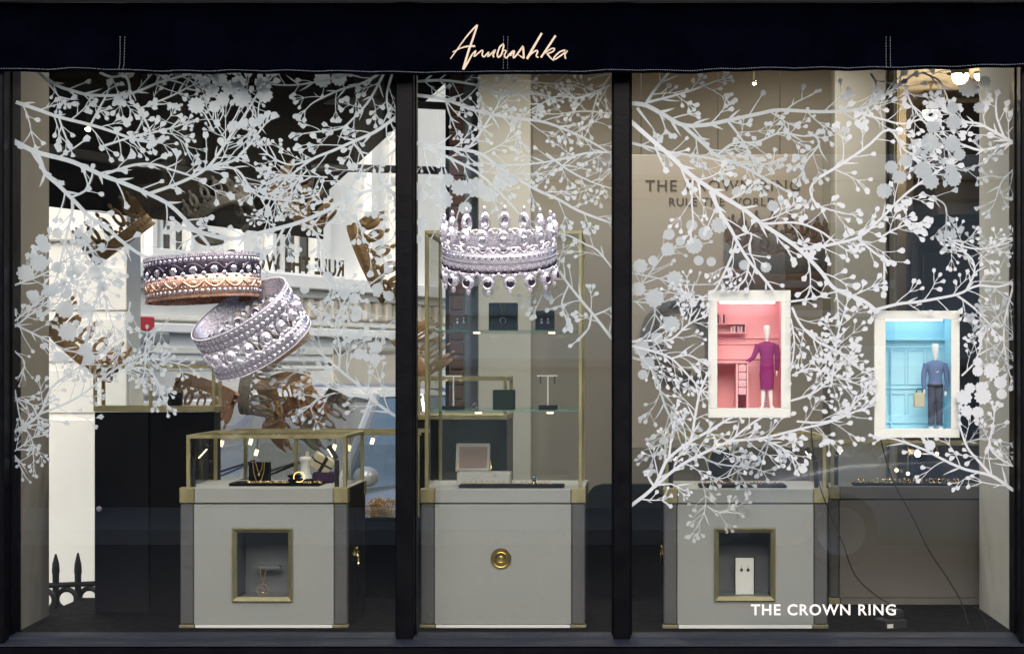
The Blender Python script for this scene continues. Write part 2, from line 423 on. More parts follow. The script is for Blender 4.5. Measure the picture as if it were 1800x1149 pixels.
# panelled door in the inner room
dy = 5.58
door = obj('inner_door', MB().bpx(1604, 1730, 432, 900, dy-.05, dy, .004), 'slate', shop)
b = MB()
for (p0, p1, q0, q1) in ((1604, 1616, 425, 900), (1716, 1730, 425, 900), (1604, 1730, 420, 434)): b.bpx(p0, p1, q0, q1, dy-.12, dy-.06, .006)
obj('door_frame', b, 'slate', shop)
b = MB()
for (p0, p1, q0, q1) in ((1622, 1624.4, 446, 800), (1622, 1712, 444.6, 447)): b.bpx(p0, p1, q0, q1, dy-.066, dy-.05)
obj('door_bead', b, 'brass', shop)
obj('stair_soffit', MB().prism([(4.6, 2.45), (5.5, 2.45), (5.5, 3.2), (5.1, 3.2)], ax(1630, 5), 3.3), 'lacquer_black', shop)

# side window: frame, glass, brick pier at its far end
ug = LLEN
b = MB(); b.add([SIDE @ Vector(p) for p in ((.0, 0, .5), (ug, 0, .5), (ug, 0, 3.2), (.0, 0, 3.2))], [(0, 1, 2, 3)]); obj('side_pane', b, 'side_glass', shop)
b = MB(); b.box(-.03, ug, -.05, .06, .25, .50, .004, SIDE); obj('side_sill', b, 'black_paint', shop)
b = MB(); b.box(ug-.02, ug+.02, -.06, .07, .25, 3.3, .004, SIDE); obj('side_frame', b, 'black_paint', shop)
bp = obj('brick_pier', MB().bpx(790, 816, 120, 1100, 3.44, 3.6), 'mortar', shop)
row = 0
q = 128.0
while q < 1040:                                            # visible courses of the brick pier beyond the glass
    hgt = 23.0
    bk = MB().bpx(791.5 if row % 2 else 789, 814 if row % 2 else 816, q, q+hgt, 3.425, 3.5, .004)
    obj('brick', bk, 'brick_red', bp); q += hgt+3.2; row += 1
obj('frame_post', MB().bpx(816, 841, 120, 1100, 3.42, 3.6, .004), 'blue_grey', shop)
obj('frame_head', MB().box(0, ug, -.05, .06, 3.2, 3.3, M=SIDE), 'black_paint', shop)

# ------------------------------------------------------------------ poster panel hung in front of the back wall
YP = 2.6
po = thing('hanging_poster', at(1270, 788, YP), 'taupe poster panel lettered about the crown ring, hung on wires behind the display', 'poster')
obj('panel', MB().bpx(1098, 1447, 272, 787, YP, YP+.012, .002), 'poster', po)
for px in (1127, 1262, 1371):
    obj('wire', MB().tube([at(px, 280, YP+.014), Vector((ax(px, YP), YP+.014, 3.3))], .002, n=5), 'ink', po)
c = at(1271, 336, YP-.0012)
letters(po, text_mb('THE CROWN RING', .079, Matrix.Translation(c) @ FRONT, .0004, .001, space=1.16), 'ink_poster')
c = at(1269, 362, YP-.0012)
letters(po, text_mb('RULE THE WORLD', .058, Matrix.Translation(c) @ FRONT, .0004, .001, space=1.12), 'ink_poster')

# ------------------------------------------------------------------ front awning
YA = -.13
aw = thing('awning', (0, YA, 2.36), 'dark navy shop awning with gold script lettering on its front valance', 'awning')
def hem(px):  # the hem sags a little towards the middle, lifts to one end
    return 125 + 6*math.sin(math.pi*min(1, max(0, (px-40)/1350))) - max(0, (px-1350)/450)*6.5
N, K = 260, 14
vs, fs = [], []
for i in range(N+1):
    px = -120+2040*i/N
    for k in range(K+1):
        t = k/K; py = 6+(hem(px)-6)*t
        seam = min(abs(px-212), abs(px-888), abs(px-1563))
        wv = .010*t*math.sin(px*.021+math.sin(px*.006)*2)+.007*t*t*math.sin(px*.067+2*t)+.006*noise.noise((px*.011, t*2.2, 3))+.004*t*noise.noise((px*.05, t*5, 9))
        wv *= 1.5*(1-.75*math.exp(-((px-895)/130)**2)); wv += .006*math.exp(-(seam/9)**2)
        y = YA+.02+wv-.05*(t-.5)**2*(1 if t > .5 else 2)
        p = at(px, py, YA); vs.append((p.x, y, p.z))
for i in range(N):
    for k in range(K): a = i*(K+1)+k; fs.append((a, a+K+1, a+K+2, a+1))
vb = MB(); vb.add(vs, fs, True); va = obj('valance', vb, 'awning_cloth', aw)
def vy(px, py):
    i = min(N-1, max(0, int((px+120)/2040*N))); t = (py-6)/(hem(px)-6); k = min(K, max(0, int(t*K)))
    return min(vs[i*(K+1)+k][1], vs[(i+1)*(K+1)+min(K, k+1)][1])
obj('front_bar', MB().box(-2.4, 2.4, YA-.03, YA+.03, az(5.5, YA), az(5.5, YA)+.06, .008), 'awning_bar', aw)
rf = MB(); zt = az(3, YA); rf.add([(-2.2, YA+.03, zt), (2.4, YA+.03, zt), (2.4, -.062, zt+.30), (-2.2, -.062, zt+.30)], [(0, 1, 2, 3)]); obj('canopy', rf, 'awning_cloth', aw)
st = MB()
px = -20.0
while px < 1830:                                            # hem stitching
    py = hem(px)-5.2; p = at(px, py, YA); y = vy(px, py)-.004
    s = .0026; st.box(p.x-.0022, p.x+.0022, y-.001, y+.001, p.z-.0011, p.z+.0011); px += 4.1
for sx in (208.5, 216, 884.5, 892, 1559.5, 1567):
    py = 64.0
    while py < hem(sx)-7:
        p = at(sx, py, YA); y = vy(sx, py)-.004; st.box(p.x-.0008, p.x+.0008, y-.001, y+.001, p.z-.0028, p.z+.0028); py += 5.0
obj('stitching', st, 'thread', va, kind='stuff')
strokes = [
 ([(100,578),(200,440),(300,300),(400,185),(455,132)], 13, 22), ([(455,132),(400,300),(340,470),(290,640),(268,715)], 24, 30),
 ([(130,488),(240,435),(340,411),(425,410)], 12, 26), ([(268,715),(330,620),(390,515),(438,468)], 30, 16),
 ([(438,468),(412,545),(460,508),(512,466),(526,476),(516,530),(545,552)], 16, 20),
 ([(545,552),(603,488),(592,548),(640,505),(690,460),(660,530),(672,556)], 18, 22),
 ([(788,388),(748,424),(716,520),(732,556),(772,512),(800,402),(782,386)], 22, 22), ([(775,470),(832,470),(810,530),(832,566),(884,510),(930,470)], 14, 24),
 ([(884,540),(938,470),(926,545),(944,556),(1040,430),(1054,424),(1064,570)], 20, 26), ([(1064,570),(985,520)], 20, 8),
 ([(1300,240),(1200,410),(1105,578)], 28, 32), ([(1105,578),(1150,520),(1222,470),(1246,480),(1226,540),(1256,558)], 22, 18),
 ([(1480,272),(1380,424),(1288,560)], 28, 24), ([(1340,500),(1430,442),(1468,446),(1440,484),(1366,512)], 16, 18), ([(1366,506),(1410,560),(1456,602)], 24, 12),
 ([(1606,462),(1530,490),(1456,566),(1474,582),(1552,532),(1632,472),(1602,522),(1612,576)], 20, 20)]
lt = MB(); kk = 0
for pts, w0, w1 in strokes:
    path = smooth_path(pts, 14); n = len(path); L = []; kk += 1
    for i, p in enumerate(path):
        t = (path[min(i+1, n-1)]-path[max(i-1, 0)]).normalized(); nn = Vector((-t.y, t.x)); wd = (w0+(w1-w0)*i/(n-1))*.5
        for s in (1, -1):
            q = p+nn*wd*s; X, Y = 780+q.x/7.5, 30+q.y/7.5; a = at(X, Y, YA); L.append((a.x, YA-.035-kk*.0001, a.z))
    lt.add(L, [(2*i, 2*i+2, 2*i+3, 2*i+1) for i in range(n-1)])
obj('lettering', lt, 'letter_gold', va)

# ------------------------------------------------------------------ the side street, seen through the shop
sa = thing('side_awning', side(1.5, 1.0, 2.3), 'black awning over the side window, seen from inside the shop', 'awning')
u0, u1 = -2.5, u_at(566, 1.0)
b = MB(); b.box(u0, u1, .99, 1.0, 2.27, 2.52, M=SIDE); obj('valance', b, 'awning_cloth', sa)
b = MB(); b.add([SIDE @ Vector(p) for p in ((u0, 1.0, 2.52), (u1, 1.0, 2.52), (ug+.35, .08, 3.30), (u0, .08, 3.30))], [(0, 1, 2, 3)]); obj('canopy', b, 'awning_cloth', sa)
b = MB(); b.box(u0, u1+.02, .96, 1.02, 2.51, 2.56, .004, SIDE); obj('front_bar', b, 'spot_body', sa)
for uu, z0, z1 in ((ug-.35, 2.62, 2.50), (ug-.35, 2.98, 2.86)):
    obj('folding_arm', MB().tube([SIDE @ Vector((ug+.1, .08, z0)), SIDE @ Vector((ug-.6, .55, z0-.03)), SIDE @ Vector((u1-.2, .97, z1))], .022, n=8), 'spot_body', sa)
# backwards lettering on the side window, read from the street
MT = Matrix.Translation(side(u_at(606, .004), .006, 1.972)) @ Matrix(((-LD.x, 0, LN.x, 0), (-LD.y, 0, LN.y, 0), (0, 1, 0, 0), (0, 0, 0, 1)))
sl = thing('window_lettering', side(u_at(560, 0), .004, 1.97), '', 'lettering'); letters(sl, text_mb('RULE THE WORLD', .108, MT, .003, .001, 'LEFT', 1.12), 'ink_brown')
tag(sl, 'brown RULE THE WORLD lettering stuck on the side window, seen reversed', 'lettering')

def sash(par, u0, u1, z0, z1, off, nx=3, nz=3):
    wd = obj('window', MB().box(u0, u1, off+.10, off+.12, z0, z1, M=SIDE), 'dark_pane', par)
    b = MB(); t = .07
    for (a, c, e, f) in ((u0-.05, u1+.05, z0-.09, z0), (u0-.05, u1+.05, z1, z1+.08), (u0-.05, u0+t*.6, z0, z1), (u1-t*.6, u1+.05, z0, z1)): b.box(a, c, off-.03, off+.09, e, f, .01, SIDE)
    for i in range(1, nx): x = u0+(u1-u0)*i/nx; b.box(x-.022, x+.022, off+.05, off+.095, z0, z1, M=SIDE)
    for i in range(1, nz): z = z0+(z1-z0)*i/nz; b.box(u0, u1, off+.046, off+.092, z-.02, z+.02, M=SIDE)
    fr = obj('frame', b, 'sash_white', wd)
    return wd
OFF = 7.0
wb = thing('white_townhouse', side(12, OFF, 0), 'white stucco townhouse with sash windows and mouldings across the side street', 'building')
ua, ub = u_at(190, OFF), u_at(800, OFF)+8
obj('wall', MB().box(ua-6, ub, OFF+.15, OFF+1, -.2, 12, M=SIDE), 'stucco_white', wb)
def zz(px, py, off=OFF): u = u_at(px, off); p = side(u, off); return az(py, p.y)
for (pa, pb) in ((276, 342), (486, 562)):
    a, b_ = u_at(pa, OFF), u_at(pb, OFF); z0 = zz((pa+pb)/2, 438 if pa < 400 else 476)
    sash(wb, a, b_, z0, z0+1.9, OFF+.05)
zc = zz(300, 492)
for z0, z1, o, m in ((zc+.0, zc+.16, .28, 'stucco_white'), (zc-.10, zc-.002, .16, 'stucco_cream'), (zc-.42, zc-.36, .10, 'stucco_cream'), (zz(300, 585), zz(300, 585)+.10, .22, 'stucco_white'), (zz(300, 622), zz(300, 622)+.08, .12, 'stucco_cream'), (zz(300, 652), zz(300, 652)+.05, .10, 'stucco_cream')):
    obj('string_course', MB().box(ua-5, ub-1, OFF+.15-o, OFF+.149, z0, z1, .012, SIDE), m, wb)
for k in range(22):                                          # bracket blocks under the balcony moulding
    u = u_at(430, OFF)+k*.26
    obj('bracket', MB().box(u, u+.13, OFF-.02, OFF+.14, zc-.34, zc-.11, .02, SIDE), 'stucco_tan', wb)
for pa, pb in ((430, 449), (566, 585), (655, 668), (700, 712)):
    obj('pilaster', MB().box(u_at(pa, OFF), u_at(pb, OFF), OFF+.02, OFF+.149, zc+.17, 9, .012, SIDE), 'stucco_white', wb)
for k in range(5):
    obj('stone_course', MB().box(ua-5, ub-1, OFF+.06, OFF+.148, .12+k*.36, .44+k*.36, .02, SIDE), 'stucco_cream' if k % 2 else 'stucco_white', wb)
obj('shop_opening', MB().box(u_at(590, OFF), u_at(760, OFF), OFF+.03, OFF+.055, .2, 1.75, M=SIDE), 'stucco_tan', wb)
sg = obj('street_sign', MB().box(u_at(222, OFF-.3), u_at(264, OFF-.3), OFF-.36, OFF-.30, zz(240, 581, OFF-.3), zz(240, 556, OFF-.3), .01, SIDE), 'red_sign')
tag(sg, 'small red street sign on the white townhouse', 'sign')
gb = obj('wall_box', MB().box(u_at(224, OFF-.3), u_at(286, OFF-.3), OFF-.40, OFF+.05, zz(240, 606, OFF-.3), zz(240, 583, OFF-.3), .02, SIDE), 'grey_box')
tag(gb, 'grey utility box just below the red street sign', 'box')
pc = thing('white_porch', at(100, 1100, 3.5), 'bright white stucco porch wall behind the black railings', 'wall')
b = MB().box(-6, ax(222, 3.5), 3.5, 3.8, -.2, 3.4, .01); obj('wall', b, 'stucco_white', pc)
obj('plinth', MB().box(-6, ax(222, 3.5)+.01, 3.47, 3.499, -.2, az(735, 3.5), .01), 'stucco_white', pc)
obj('moulding', MB().box(-6, ax(222, 3.5)+.02, 3.46, 3.499, az(425, 3.5), az(402, 3.5), .01), 'stucco_cream', pc)

for k, q in enumerate((470, 560, 650, 820, 900, 985)):
    obj('stone_course', MB().box(-6, ax(222, 3.5)+.004, 3.488, 3.4995, az(q+78, 3.5)+.008, az(q, 3.5), .004), 'stucco_white', pc)
rl = thing('iron_railing', at(110, 1110, 1.7), 'black iron railing with spear tops and ring panels outside the side window', 'railing')
def rp(px): return 1.55+(px-60)/140*.35
def rline(py0, a, b_): return [at(a, py0, rp(a)), at(b_, py0-7, rp(b_))]
for py in (1031, 1077):
    obj('rail', MB().tube(rline(py, 20, 190), .012, n=8), 'iron_black', rl)
for px in (22, 59, 98, 137, 176):
    y = rp(px); b = at(px, 1180, y); t = at(px, 1010, y); tp = at(px, 973-(px-98)*.05, y)
    obj('spear_bar', MB().tube([b, t, at(px, 1003, y), at(px, 990, y), tp], [.015, .015, .018, .0155, .004], n=8), 'iron_black', rl)
for px in (40, 78, 117, 157):
    y = rp(px); c = at(px, 1054-(px-78)*.05, y)
    obj('ring', MB().torus(.043, .012, 24, 8, Matrix.Translation(c) @ FRONT), 'iron_black', rl)

def make_car(name, loc, heading, m, label, L=4.1, W=1.72, H=1.38):
    t = thing(name, loc, label, 'car', rz=heading)
    # stations along x (front at +x): half width, z low, z belt
    st = [(-L/2, .60, .32, .62), (-L/2+.06, .74, .24, .86), (-L*.38, .82, .20, .92), (-L*.15, .86, .18, .90), (L*.10, .86, .18, .88), (L*.28, .84, .19, .84), (L*.42, .78, .22, .72), (L/2-.08, .68, .26, .62), (L/2, .55, .34, .52)]
    k = W/1.72; vs = []; fs = []
    def ring(x, hw, zl, zb):
        hw *= k
        return [(x, -hw*.86, zl), (x, -hw, zl+.14), (x, -hw, zb-.14), (x, -hw*.93, zb-.03), (x, -hw*.72, zb+.02), (x, 0, zb+.045), (x, hw*.72, zb+.02), (x, hw*.93, zb-.03), (x, hw, zb-.14), (x, hw, zl+.14), (x, hw*.86, zl)]
    for s_ in st: vs += ring(*s_)
    n = 11
    for i in range(len(st)-1):
        for q in range(n): fs.append((i*n+q, i*n+(q+1) % n, (i+1)*n+(q+1) % n, (i+1)*n+q))
    fs += [tuple(range(n)), tuple(range((len(st)-1)*n, len(st)*n))[::-1]]
    b = MB(); b.add(vs, fs, True); obj('body', b, m, t, True, 50)
    # cabin: corners at belt and at roof
    xb0, xb1, xr0, xr1 = -L*.40, L*.22, -L*.28, L*.03; hb, hr = .80*k, .60*k; zb = .88; zr = H-.04
    B = {(0, -1): (xb0, -hb, zb), (0, 1): (xb0, hb, zb), (1, -1): (xb1, -hb, zb), (1, 1): (xb1, hb, zb)}
    T = {(0, -1): (xr0, -hr, zr), (0, 1): (xr0, hr, zr), (1, -1): (xr1, -hr, zr), (1, 1): (xr1, hr, zr)}
    for key in ((1, 1, 1, -1), (0, -1, 0, 1)):
        a, c = (key[0], key[1]), (key[2], key[3])
        b = MB(); b.add([B[a], B[c], T[c], T[a]], [(0, 1, 2, 3)]); obj('windscreen', b, 'car_glass', t, True)
    for s_ in (-1, 1):
        b = MB(); b.add([B[(0, s_)], B[(1, s_)], T[(1, s_)], T[(0, s_)]], [(0, 1, 2, 3)]); obj('side_window', b, 'car_glass', t, True)
        for e in (0, 1): obj('pillar', MB().tube([B[(e, s_)], T[(e, s_)]], .035, n=8), m, t, True)
        p0, p1 = Vector(B[(0, s_)]), Vector(B[(1, s_)]); r0, r1 = Vector(T[(0, s_)]), Vector(T[(1, s_)])
        obj('pillar', MB().tube([(p0+p1)/2, (r0+r1)/2], .03, n=8), m, t, True)
        mr = obj('mirror', MB().ball((xb1-.12, s_*(hb+.12), zb+.09), .09, sq=(.7, 1, .75)), m, t, True)
        b = MB().ball((L/2-.12, s_*.52*k, .60), .11, sq=(.6, 1.2, .6)); obj('headlight', b, 'car_lamp', t, True)
        for x in (L*.30, -L*.30):
            MW = Matrix.Translation((x, s_*.80*k, .31)) @ Matrix.Rotation(R(90), 4, 'X')
            wh = obj('wheel', MB().lathe([(.20, -.09), (.29, -.10), (.31, -.06), (.31, .06), (.29, .10), (.20, .09)], 28, MW, close=True), 'tyre', t, True)
            obj('hub', MB().lathe([(.001, -.07), (.12, -.07), (.20, -.09), (.20, .09), (.12, .07), (.001, .07)], 20, MW), 'alloy', wh, True)
        obj('seat', MB().box(-.35, -.15, s_*.36-.22, s_*.36+.22, .5, 1.12, .06), 'rubber_black', t, True)
    vs2 = []; nx = 8; ny = 8
    for i in range(nx+1):
        for j in range(ny+1):
            x = xr0-.04+(xr1-xr0+.08)*i/nx; y = -hr-.02+(2*hr+.04)*j/ny
            vs2.append((x, y, zr+.06*(1-(2*i/nx-1)**4)*(1-(2*j/ny-1)**4)))
    b = MB(); b.add(vs2, [(i*(ny+1)+j, (i+1)*(ny+1)+j, (i+1)*(ny+1)+j+1, i*(ny+1)+j+1) for i in range(nx) for j in range(ny)], True); obj('roof', b, m, t, True)
    obj('grille', MB().box(L/2-.02, L/2+.015, -.42, .42, .36, .46, .01), 'rubber_black', t, True)
    obj('bumper', MB().box(L/2-.10, L/2+.05, -.62, .62, .22, .34, .03), m, t, True)
    for q in (.0, .34): obj('wiper', MB().tube([(xb1+.02, q-.38, zb+.02), (xb1-.22, q+.02, zb+.17)], .008, n=5), 'rubber_black', t, True)
    return t
make_car('parked_car', (-1.79, 6.1, -.14), LANG+math.pi, 'car_silver', 'silver car parked across the side street behind the glass cases', H=1.50)
make_car('parked_car', (-2.6, 12.2, -.14), LANG+math.pi, 'car_blue', 'blue car parked further along the side street, roof showing', H=1.46)

# ------------------------------------------------------------------ across the road, unseen: wall tones set for their reflection in the panes
of = thing('facing_terrace', (6, -13, 0), 'cream stucco terrace across the road, mirrored faintly in the panes', 'building')
obj('wall', MB().box(-1.6, 24, -14, -13, 1.5, 3.5), 'stucco_white', of)
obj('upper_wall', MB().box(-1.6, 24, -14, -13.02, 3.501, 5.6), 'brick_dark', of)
obj('shopfront', MB().box(-1.6, 24, -14, -13.01, 0, 1.499), 'stucco_tan', of)
for z0, z1, o, m in ((3.52, 3.76, .35, 'stucco_white'), (3.30, 3.49, .12, 'stucco_tan'), (2.05, 2.12, .10, 'stucco_white'), (1.50, 1.60, .12, 'stucco_tan')):
    obj('moulding', MB().box(-1.6, 24, -13, -13+o, z0, z1, .02), m, of)
for i in range(0, 7):
    x = i*3.3+2.7
    b = MB().box(x-.6, x+.6, -13, -12.97, 1.7, 3.1, .01); wn = obj('window', b, 'dark_pane', of)
    b = MB()
    for xx in (x-.63, x, x+.63): b.box(xx-.04, xx+.04, -12.96, -12.92, 1.68, 3.1)
    for z in (1.70, 2.4, 3.1): b.box(x-.67, x+.67, -12.95, -12.91, z-.04, z+.04)
    obj('frame', b, 'sash_white', wn)
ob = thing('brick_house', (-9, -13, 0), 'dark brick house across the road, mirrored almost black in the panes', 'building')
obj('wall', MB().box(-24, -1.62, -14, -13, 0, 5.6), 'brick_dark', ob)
for i in range(6):
    x = -3.6-i*3.1; wn = obj('window', MB().box(x-.55, x+.55, -13, -12.97, 1.4, 3.2, .01), 'dark_pane', ob); obj('sill', MB().box(x-.65, x+.65, -13, -12.9, 1.3, 1.39, .01), 'stucco_tan', wn)
make_car('parked_car', (-8.6, -9.3, -.14), 0, 'car_black', 'black car parked on the far side of the road', H=1.45)
make_car('parked_car', (3.4, -9.3, -.14), math.pi, 'car_silver', 'silver car parked outside the cream terrace across the road', H=1.48)

# ------------------------------------------------------------------ display cabinets
def dial(M, par, name='vault_dial'):
    d = obj(name, MB().lathe([(.037, 0), (.0375, .004), (.035, .0065), (.031, .0065), (.0295, .002), (.0235, .002), (.0225, .0065), (.0135, .0070), (.0125, .003), (.0085, .003), (.0075, .008), (.0005, .009)], 40, M), 'brass_shiny', par)
    b = MB()
    for k in range(5):
        a = R(20+k*35); b.box(.0135, .0205, -.0042, .0042,   .0072, .0078, M=M @ Matrix.Rotation(a, 4, 'Z'))
    obj('dial_marks', b, 'ink', d, kind='stuff'); return d
def niche(par, p0, p1, q0, q1, y, dp=.16):
    """brass framed glazed opening in a cabinet front"""
    x0, x1, z0, z1 = ax(p0, y), ax(p1, y), az(q1, y), az(q0, y); t = .017; fr = MB()
    O = [(x0, z0), (x1, z0), (x1, z1), (x0, z1)]; I = [(x0+t, z0+t), (x1-t, z0+t), (x1-t, z1-t), (x0+t, z1-t)]
    vs = [(a, y-.006, c) for a, c in O]+[(a, y-.013, c) for a, c in [(x0+.004, z0+.004), (x1-.004, z0+.004), (x1-.004, z1-.004), (x0+.004, z1-.004)]]+[(a, y-.001, c) for a, c in I]+[(a, y+.02, c) for a, c in I]
    fr.add(vs, [(r*4+i, r*4+(i+1) % 4, r*4+4+(i+1) % 4, r*4+4+i) for r in range(3) for i in range(4)])
    f = obj('niche_frame', fr, 'brass', par)
    b = MB(); a, c, e, g = x0+t, x1-t, z0+t, z1-t; ww = .003
    b.box(a-ww, c+ww, y+dp, y+dp+.01, e-ww, g+ww); b.box(a-.013, a-ww, y+.022, y+dp, e, g); b.box(c+ww, c+.013, y+.022, y+dp, e, g); b.box(a, c, y+.022, y+dp, e-.013, e-ww); b.box(a, c, y+.022, y+dp, g+ww, g+.013)
    obj('niche_lining', b, 'slate', par)
    b = MB(); b.add([(a, y+.004, e), (c, y+.004, e), (c, y+.004, g), (a, y+.004, g)], [(0, 1, 2, 3)]); obj('niche_pane', b, 'case_glass', par)
def cabinet(label, P, Q, y, dp, case, nic=None, dl=None, m='shagreen', mp='post_grey', side_m='lacquer_black', pw=26, corner='brass', base=True):
    """P: px of outer edges; Q: py of top, rail bottom, panel bottom, base; case: (p0, p1, py top)"""
    p0, p1 = P; q0, q1, q2, q3 = Q; x0, x1 = ax(p0, y), ax(p1, y); z = [az(q, y) for q in Q]; k = (x1-x0)/(p1-p0); wd = pw*k
    t = thing('display_cabinet', ((x0+x1)/2, y+dp/2, z[3]), label, 'cabinet')
    y1 = y+dp
    # carcass
    if nic:
        a, c, e, g = ax(nic[0], y)+.012, ax(nic[1], y)-.012, az(nic[3], y)+.012, az(nic[2], y)-.012
        fr = MB(); yy0, yy1 = y+.004, y+.02
        fr.box(x0+wd, a, yy0, yy1, z[2], z[1]-.004); fr.box(c, x1-wd, yy0, yy1, z[2], z[1]-.004); fr.box(a, c, yy0, yy1, g, z[1]-.004); fr.box(a, c, yy0, yy1, z[2], e)
        obj('front_panel', fr, m, t); niche(t, *nic, y+.004)
    else:
        obj('front_panel', MB().box(x0+wd, x1-wd, y+.004, y+.02, z[2], z[1]-.004, .0015), m, t)
    obj('top_rail', MB().box(x0+wd+.001, x1-wd-.001, y, y+.02, z[1], z[0], .003), m, t)
    for a, c in ((x0+.003, x0+wd-.002), (x1-wd+.002, x1-.003)):
        obj('corner_post', MB().box(a, c, y+.002, y+.04, z[2], z[1]-.001, .004), mp, t)
        obj('corner_cap', MB().box(a-.003, c+.003, y-.003, y+.045, z[1], z[0]+.0015, .003), corner, t)
        if base: obj('foot_cap', MB().box(a-.004, c+.004, y-.004, y+.03, z[3], z[2]-.001, .002), corner, t)
    if base: obj('base_strip', MB().box(x0+wd+.004, x1-wd-.004, y, y+.03, z[3], z[2]-.0015, .001), 'paper_white' if m == 'shagreen' else m, t)
    for a, c in ((x0+.004, x0+.018), (x1-.018, x1-.004)):
        obj('side_panel', MB().box(a, c, y+.045, y1, z[3], z[0]-.004), side_m, t)
    for a, c in ((x0, x0+wd*.4), (x1-wd*.4, x1)):
        obj('corner_cap', MB().box(a-.001, c+.001, y1-.03, y1+.002, z[1], z[0]+.001, .003), corner, t)
    obj('back_panel', MB().box(x0+.019, x1-.019, y1-.012, y1, z[3], z[0]-.004), side_m, t)
    obj('deck', MB().box(x0+.006, x1-.006, y+.021, y1-.001, z[0]-.012, z[0]-.001), mp if m != 'shagreen' else 'leather_grey', t)
    if dl:
        dial(Matrix.Translation(at(dl[0], dl[1], y+.004)) @ FRONT, t)
    if case:
        c0, c1, ct = case; xa, xb = ax(c0, y+.01), ax(c1, y+.01); zt = az(ct, y+.01); ya, yb = y+.012, y1-.012; r = .0065; zd = z[0]
        for xx in (xa, xb):
            for yy in (ya, yb): obj('case_post', MB().box(xx-r, xx+r, yy-r, yy+r, zd, zt-2*r-.0005, .001), 'brass', t)
        for yy in (ya, yb): obj('case_rail', MB().box(xa-r, xb+r, yy-r, yy+r, zt-2*r, zt, .001), 'brass', t)
        for xx in (xa, xb): obj('case_rail', MB().box(xx-r, xx+r, ya+r+.0005, yb-r-.0005, zt-2*r, zt-.0003, .001), 'brass', t)
        for q in range(4):
            g = MB()
            if q < 2: yy = (ya, yb)[q]; g.add([(xa+r, yy, zd), (xb-r, yy, zd), (xb-r, yy, zt-2*r), (xa+r, yy, zt-2*r)], [(0, 1, 2, 3)])
            else: xx = (xa, xb)[q-2]; g.add([(xx, ya+r, zd), (xx, yb-r, zd), (xx, yb-r, zt-2*r), (xx, ya+r, zt-2*r)], [(0, 1, 2, 3)])
            obj('case_pane', g, 'case_glass', t)
        g = MB(); g.add([(xa, ya, zt-r), (xb, ya, zt-r), (xb, yb, zt-r), (xa, yb, zt-r)], [(0, 1, 2, 3)]); obj('case_pane', g, 'case_glass', t)
    return t
YF = .12
cabL = cabinet('grey shagreen cabinet with brass framed niche below a low glass case, beside tall navy cabinet', (315, 612), (857, 884, 1097, 1103), YF, .45, (331, 606, 764), nic=(408, 515, 927, 1057))
dial(Matrix.Translation((ax(612, YF)-.003, YF+.22, az(978, YF+.2))) @ Matrix.Rotation(R(90), 4, 'Y'), cabL)
cabC = cabinet('grey shagreen cabinet with brass vault dial below a tall shelved glass case', (738, 1030), (859, 884, 1097, 1103), YF, .50, (750, 1020, 405), dl=(880.5, 981))
cabR = cabinet('grey shagreen cabinet with brass framed niche showing white earring card', (1165, 1456), (859, 884, 1097, 1104), YF, .46, (1172, 1449, 766), nic=(1255, 1363, 927, 1056))
dial(Matrix.Translation((ax(1165, YF)+.003, YF+.2, az(975, YF+.2))) @ Matrix.Rotation(R(-90), 4, 'Y'), cabR)
Y2 = .80
cab2 = cabinet('grey brown lacquered cabinet with brass corner and glass case standing by the cream reveal wall', (1458, 1780), (854, 877, 1050, 1062), Y2, .20, (1463, 1770, 777), m='cab_lacquer', mp='post_grey', pw=18)
# tall navy cabinet in the corner
YN = .60
nv = thing('display_cabinet', at(271, 1106, YN), 'tall navy lacquered cabinet with brass rimmed glass top near the black railings', 'cabinet')
nv.location.y = YN+.06
for p0, p1, mm in ((166, 261.5, 'lacquer_navy'), (263, 376, 'lacquer_black')):  # door tones differ to stand in for their differing reflections
    d = obj('door', MB().bpx(p0, p1, 724, 1104, YN, YN+.02, .003), mm, nv)
    if mm == 'lacquer_navy': obj('knob', MB().lathe([(.004, 0), (.004, .012), (.010, .016), (.011, .022), (.007, .027), (.001, .028)], 16, Matrix.Translation(at(177, 893, YN)) @ FRONT), 'silver', d)
obj('carcass', MB().bpx(167, 375.5, 725, 1106, YN+.021, YN+.12, 0, YN), 'lacquer_black', nv)
obj('brass_band', MB().bpx(164.5, 378, 713, 723, YN-.004, YN+.125, .002, YN), 'brass', nv)
for px in (166.5, 264, 375):
    for yy in ((YN, YN+.11) if px != 264 else (YN,)):
        obj('case_post', MB().box(ax(px, YN)-.006, ax(px, YN)+.006, yy, yy+.012, az(713, YN), az(648, YN)), 'brass', nv)
obj('case_rail', MB().bpx(163, 378.5, 640.5, 648, YN, YN+.012, 0, YN), 'brass', nv); obj('case_rail', MB().bpx(163, 378.5, 640.5, 648, YN+.11, YN+.122, 0, YN), 'brass', nv)
g = MB(); g.add([at(169, 713, YN+.006), at(373, 713, YN+.006), at(373, 648, YN+.006), at(169, 648, YN+.006)], [(0, 1, 2, 3)]); obj('case_pane', g, 'case_glass', nv)
def on(px, py, y): return at(px, py, y)
def block(name, p0, p1, q0, q1, y, dp, m, label, cat, ch=.002, group=None):
    o = obj(name, MB().bpx(p0, p1, q0, q1, y, y+dp, ch), m); return tag(o, label, cat, group)
block('earring_card', 226, 252, 664, 712.8, YN+.04, .01, 'paper_white', 'white earring card inside the glass top of the navy cabinet', 'card')
block('display_block', 294, 317, 690, 712.8, YN+.03, .04, 'velvet', 'small black block inside the glass top of the navy cabinet', 'display block')

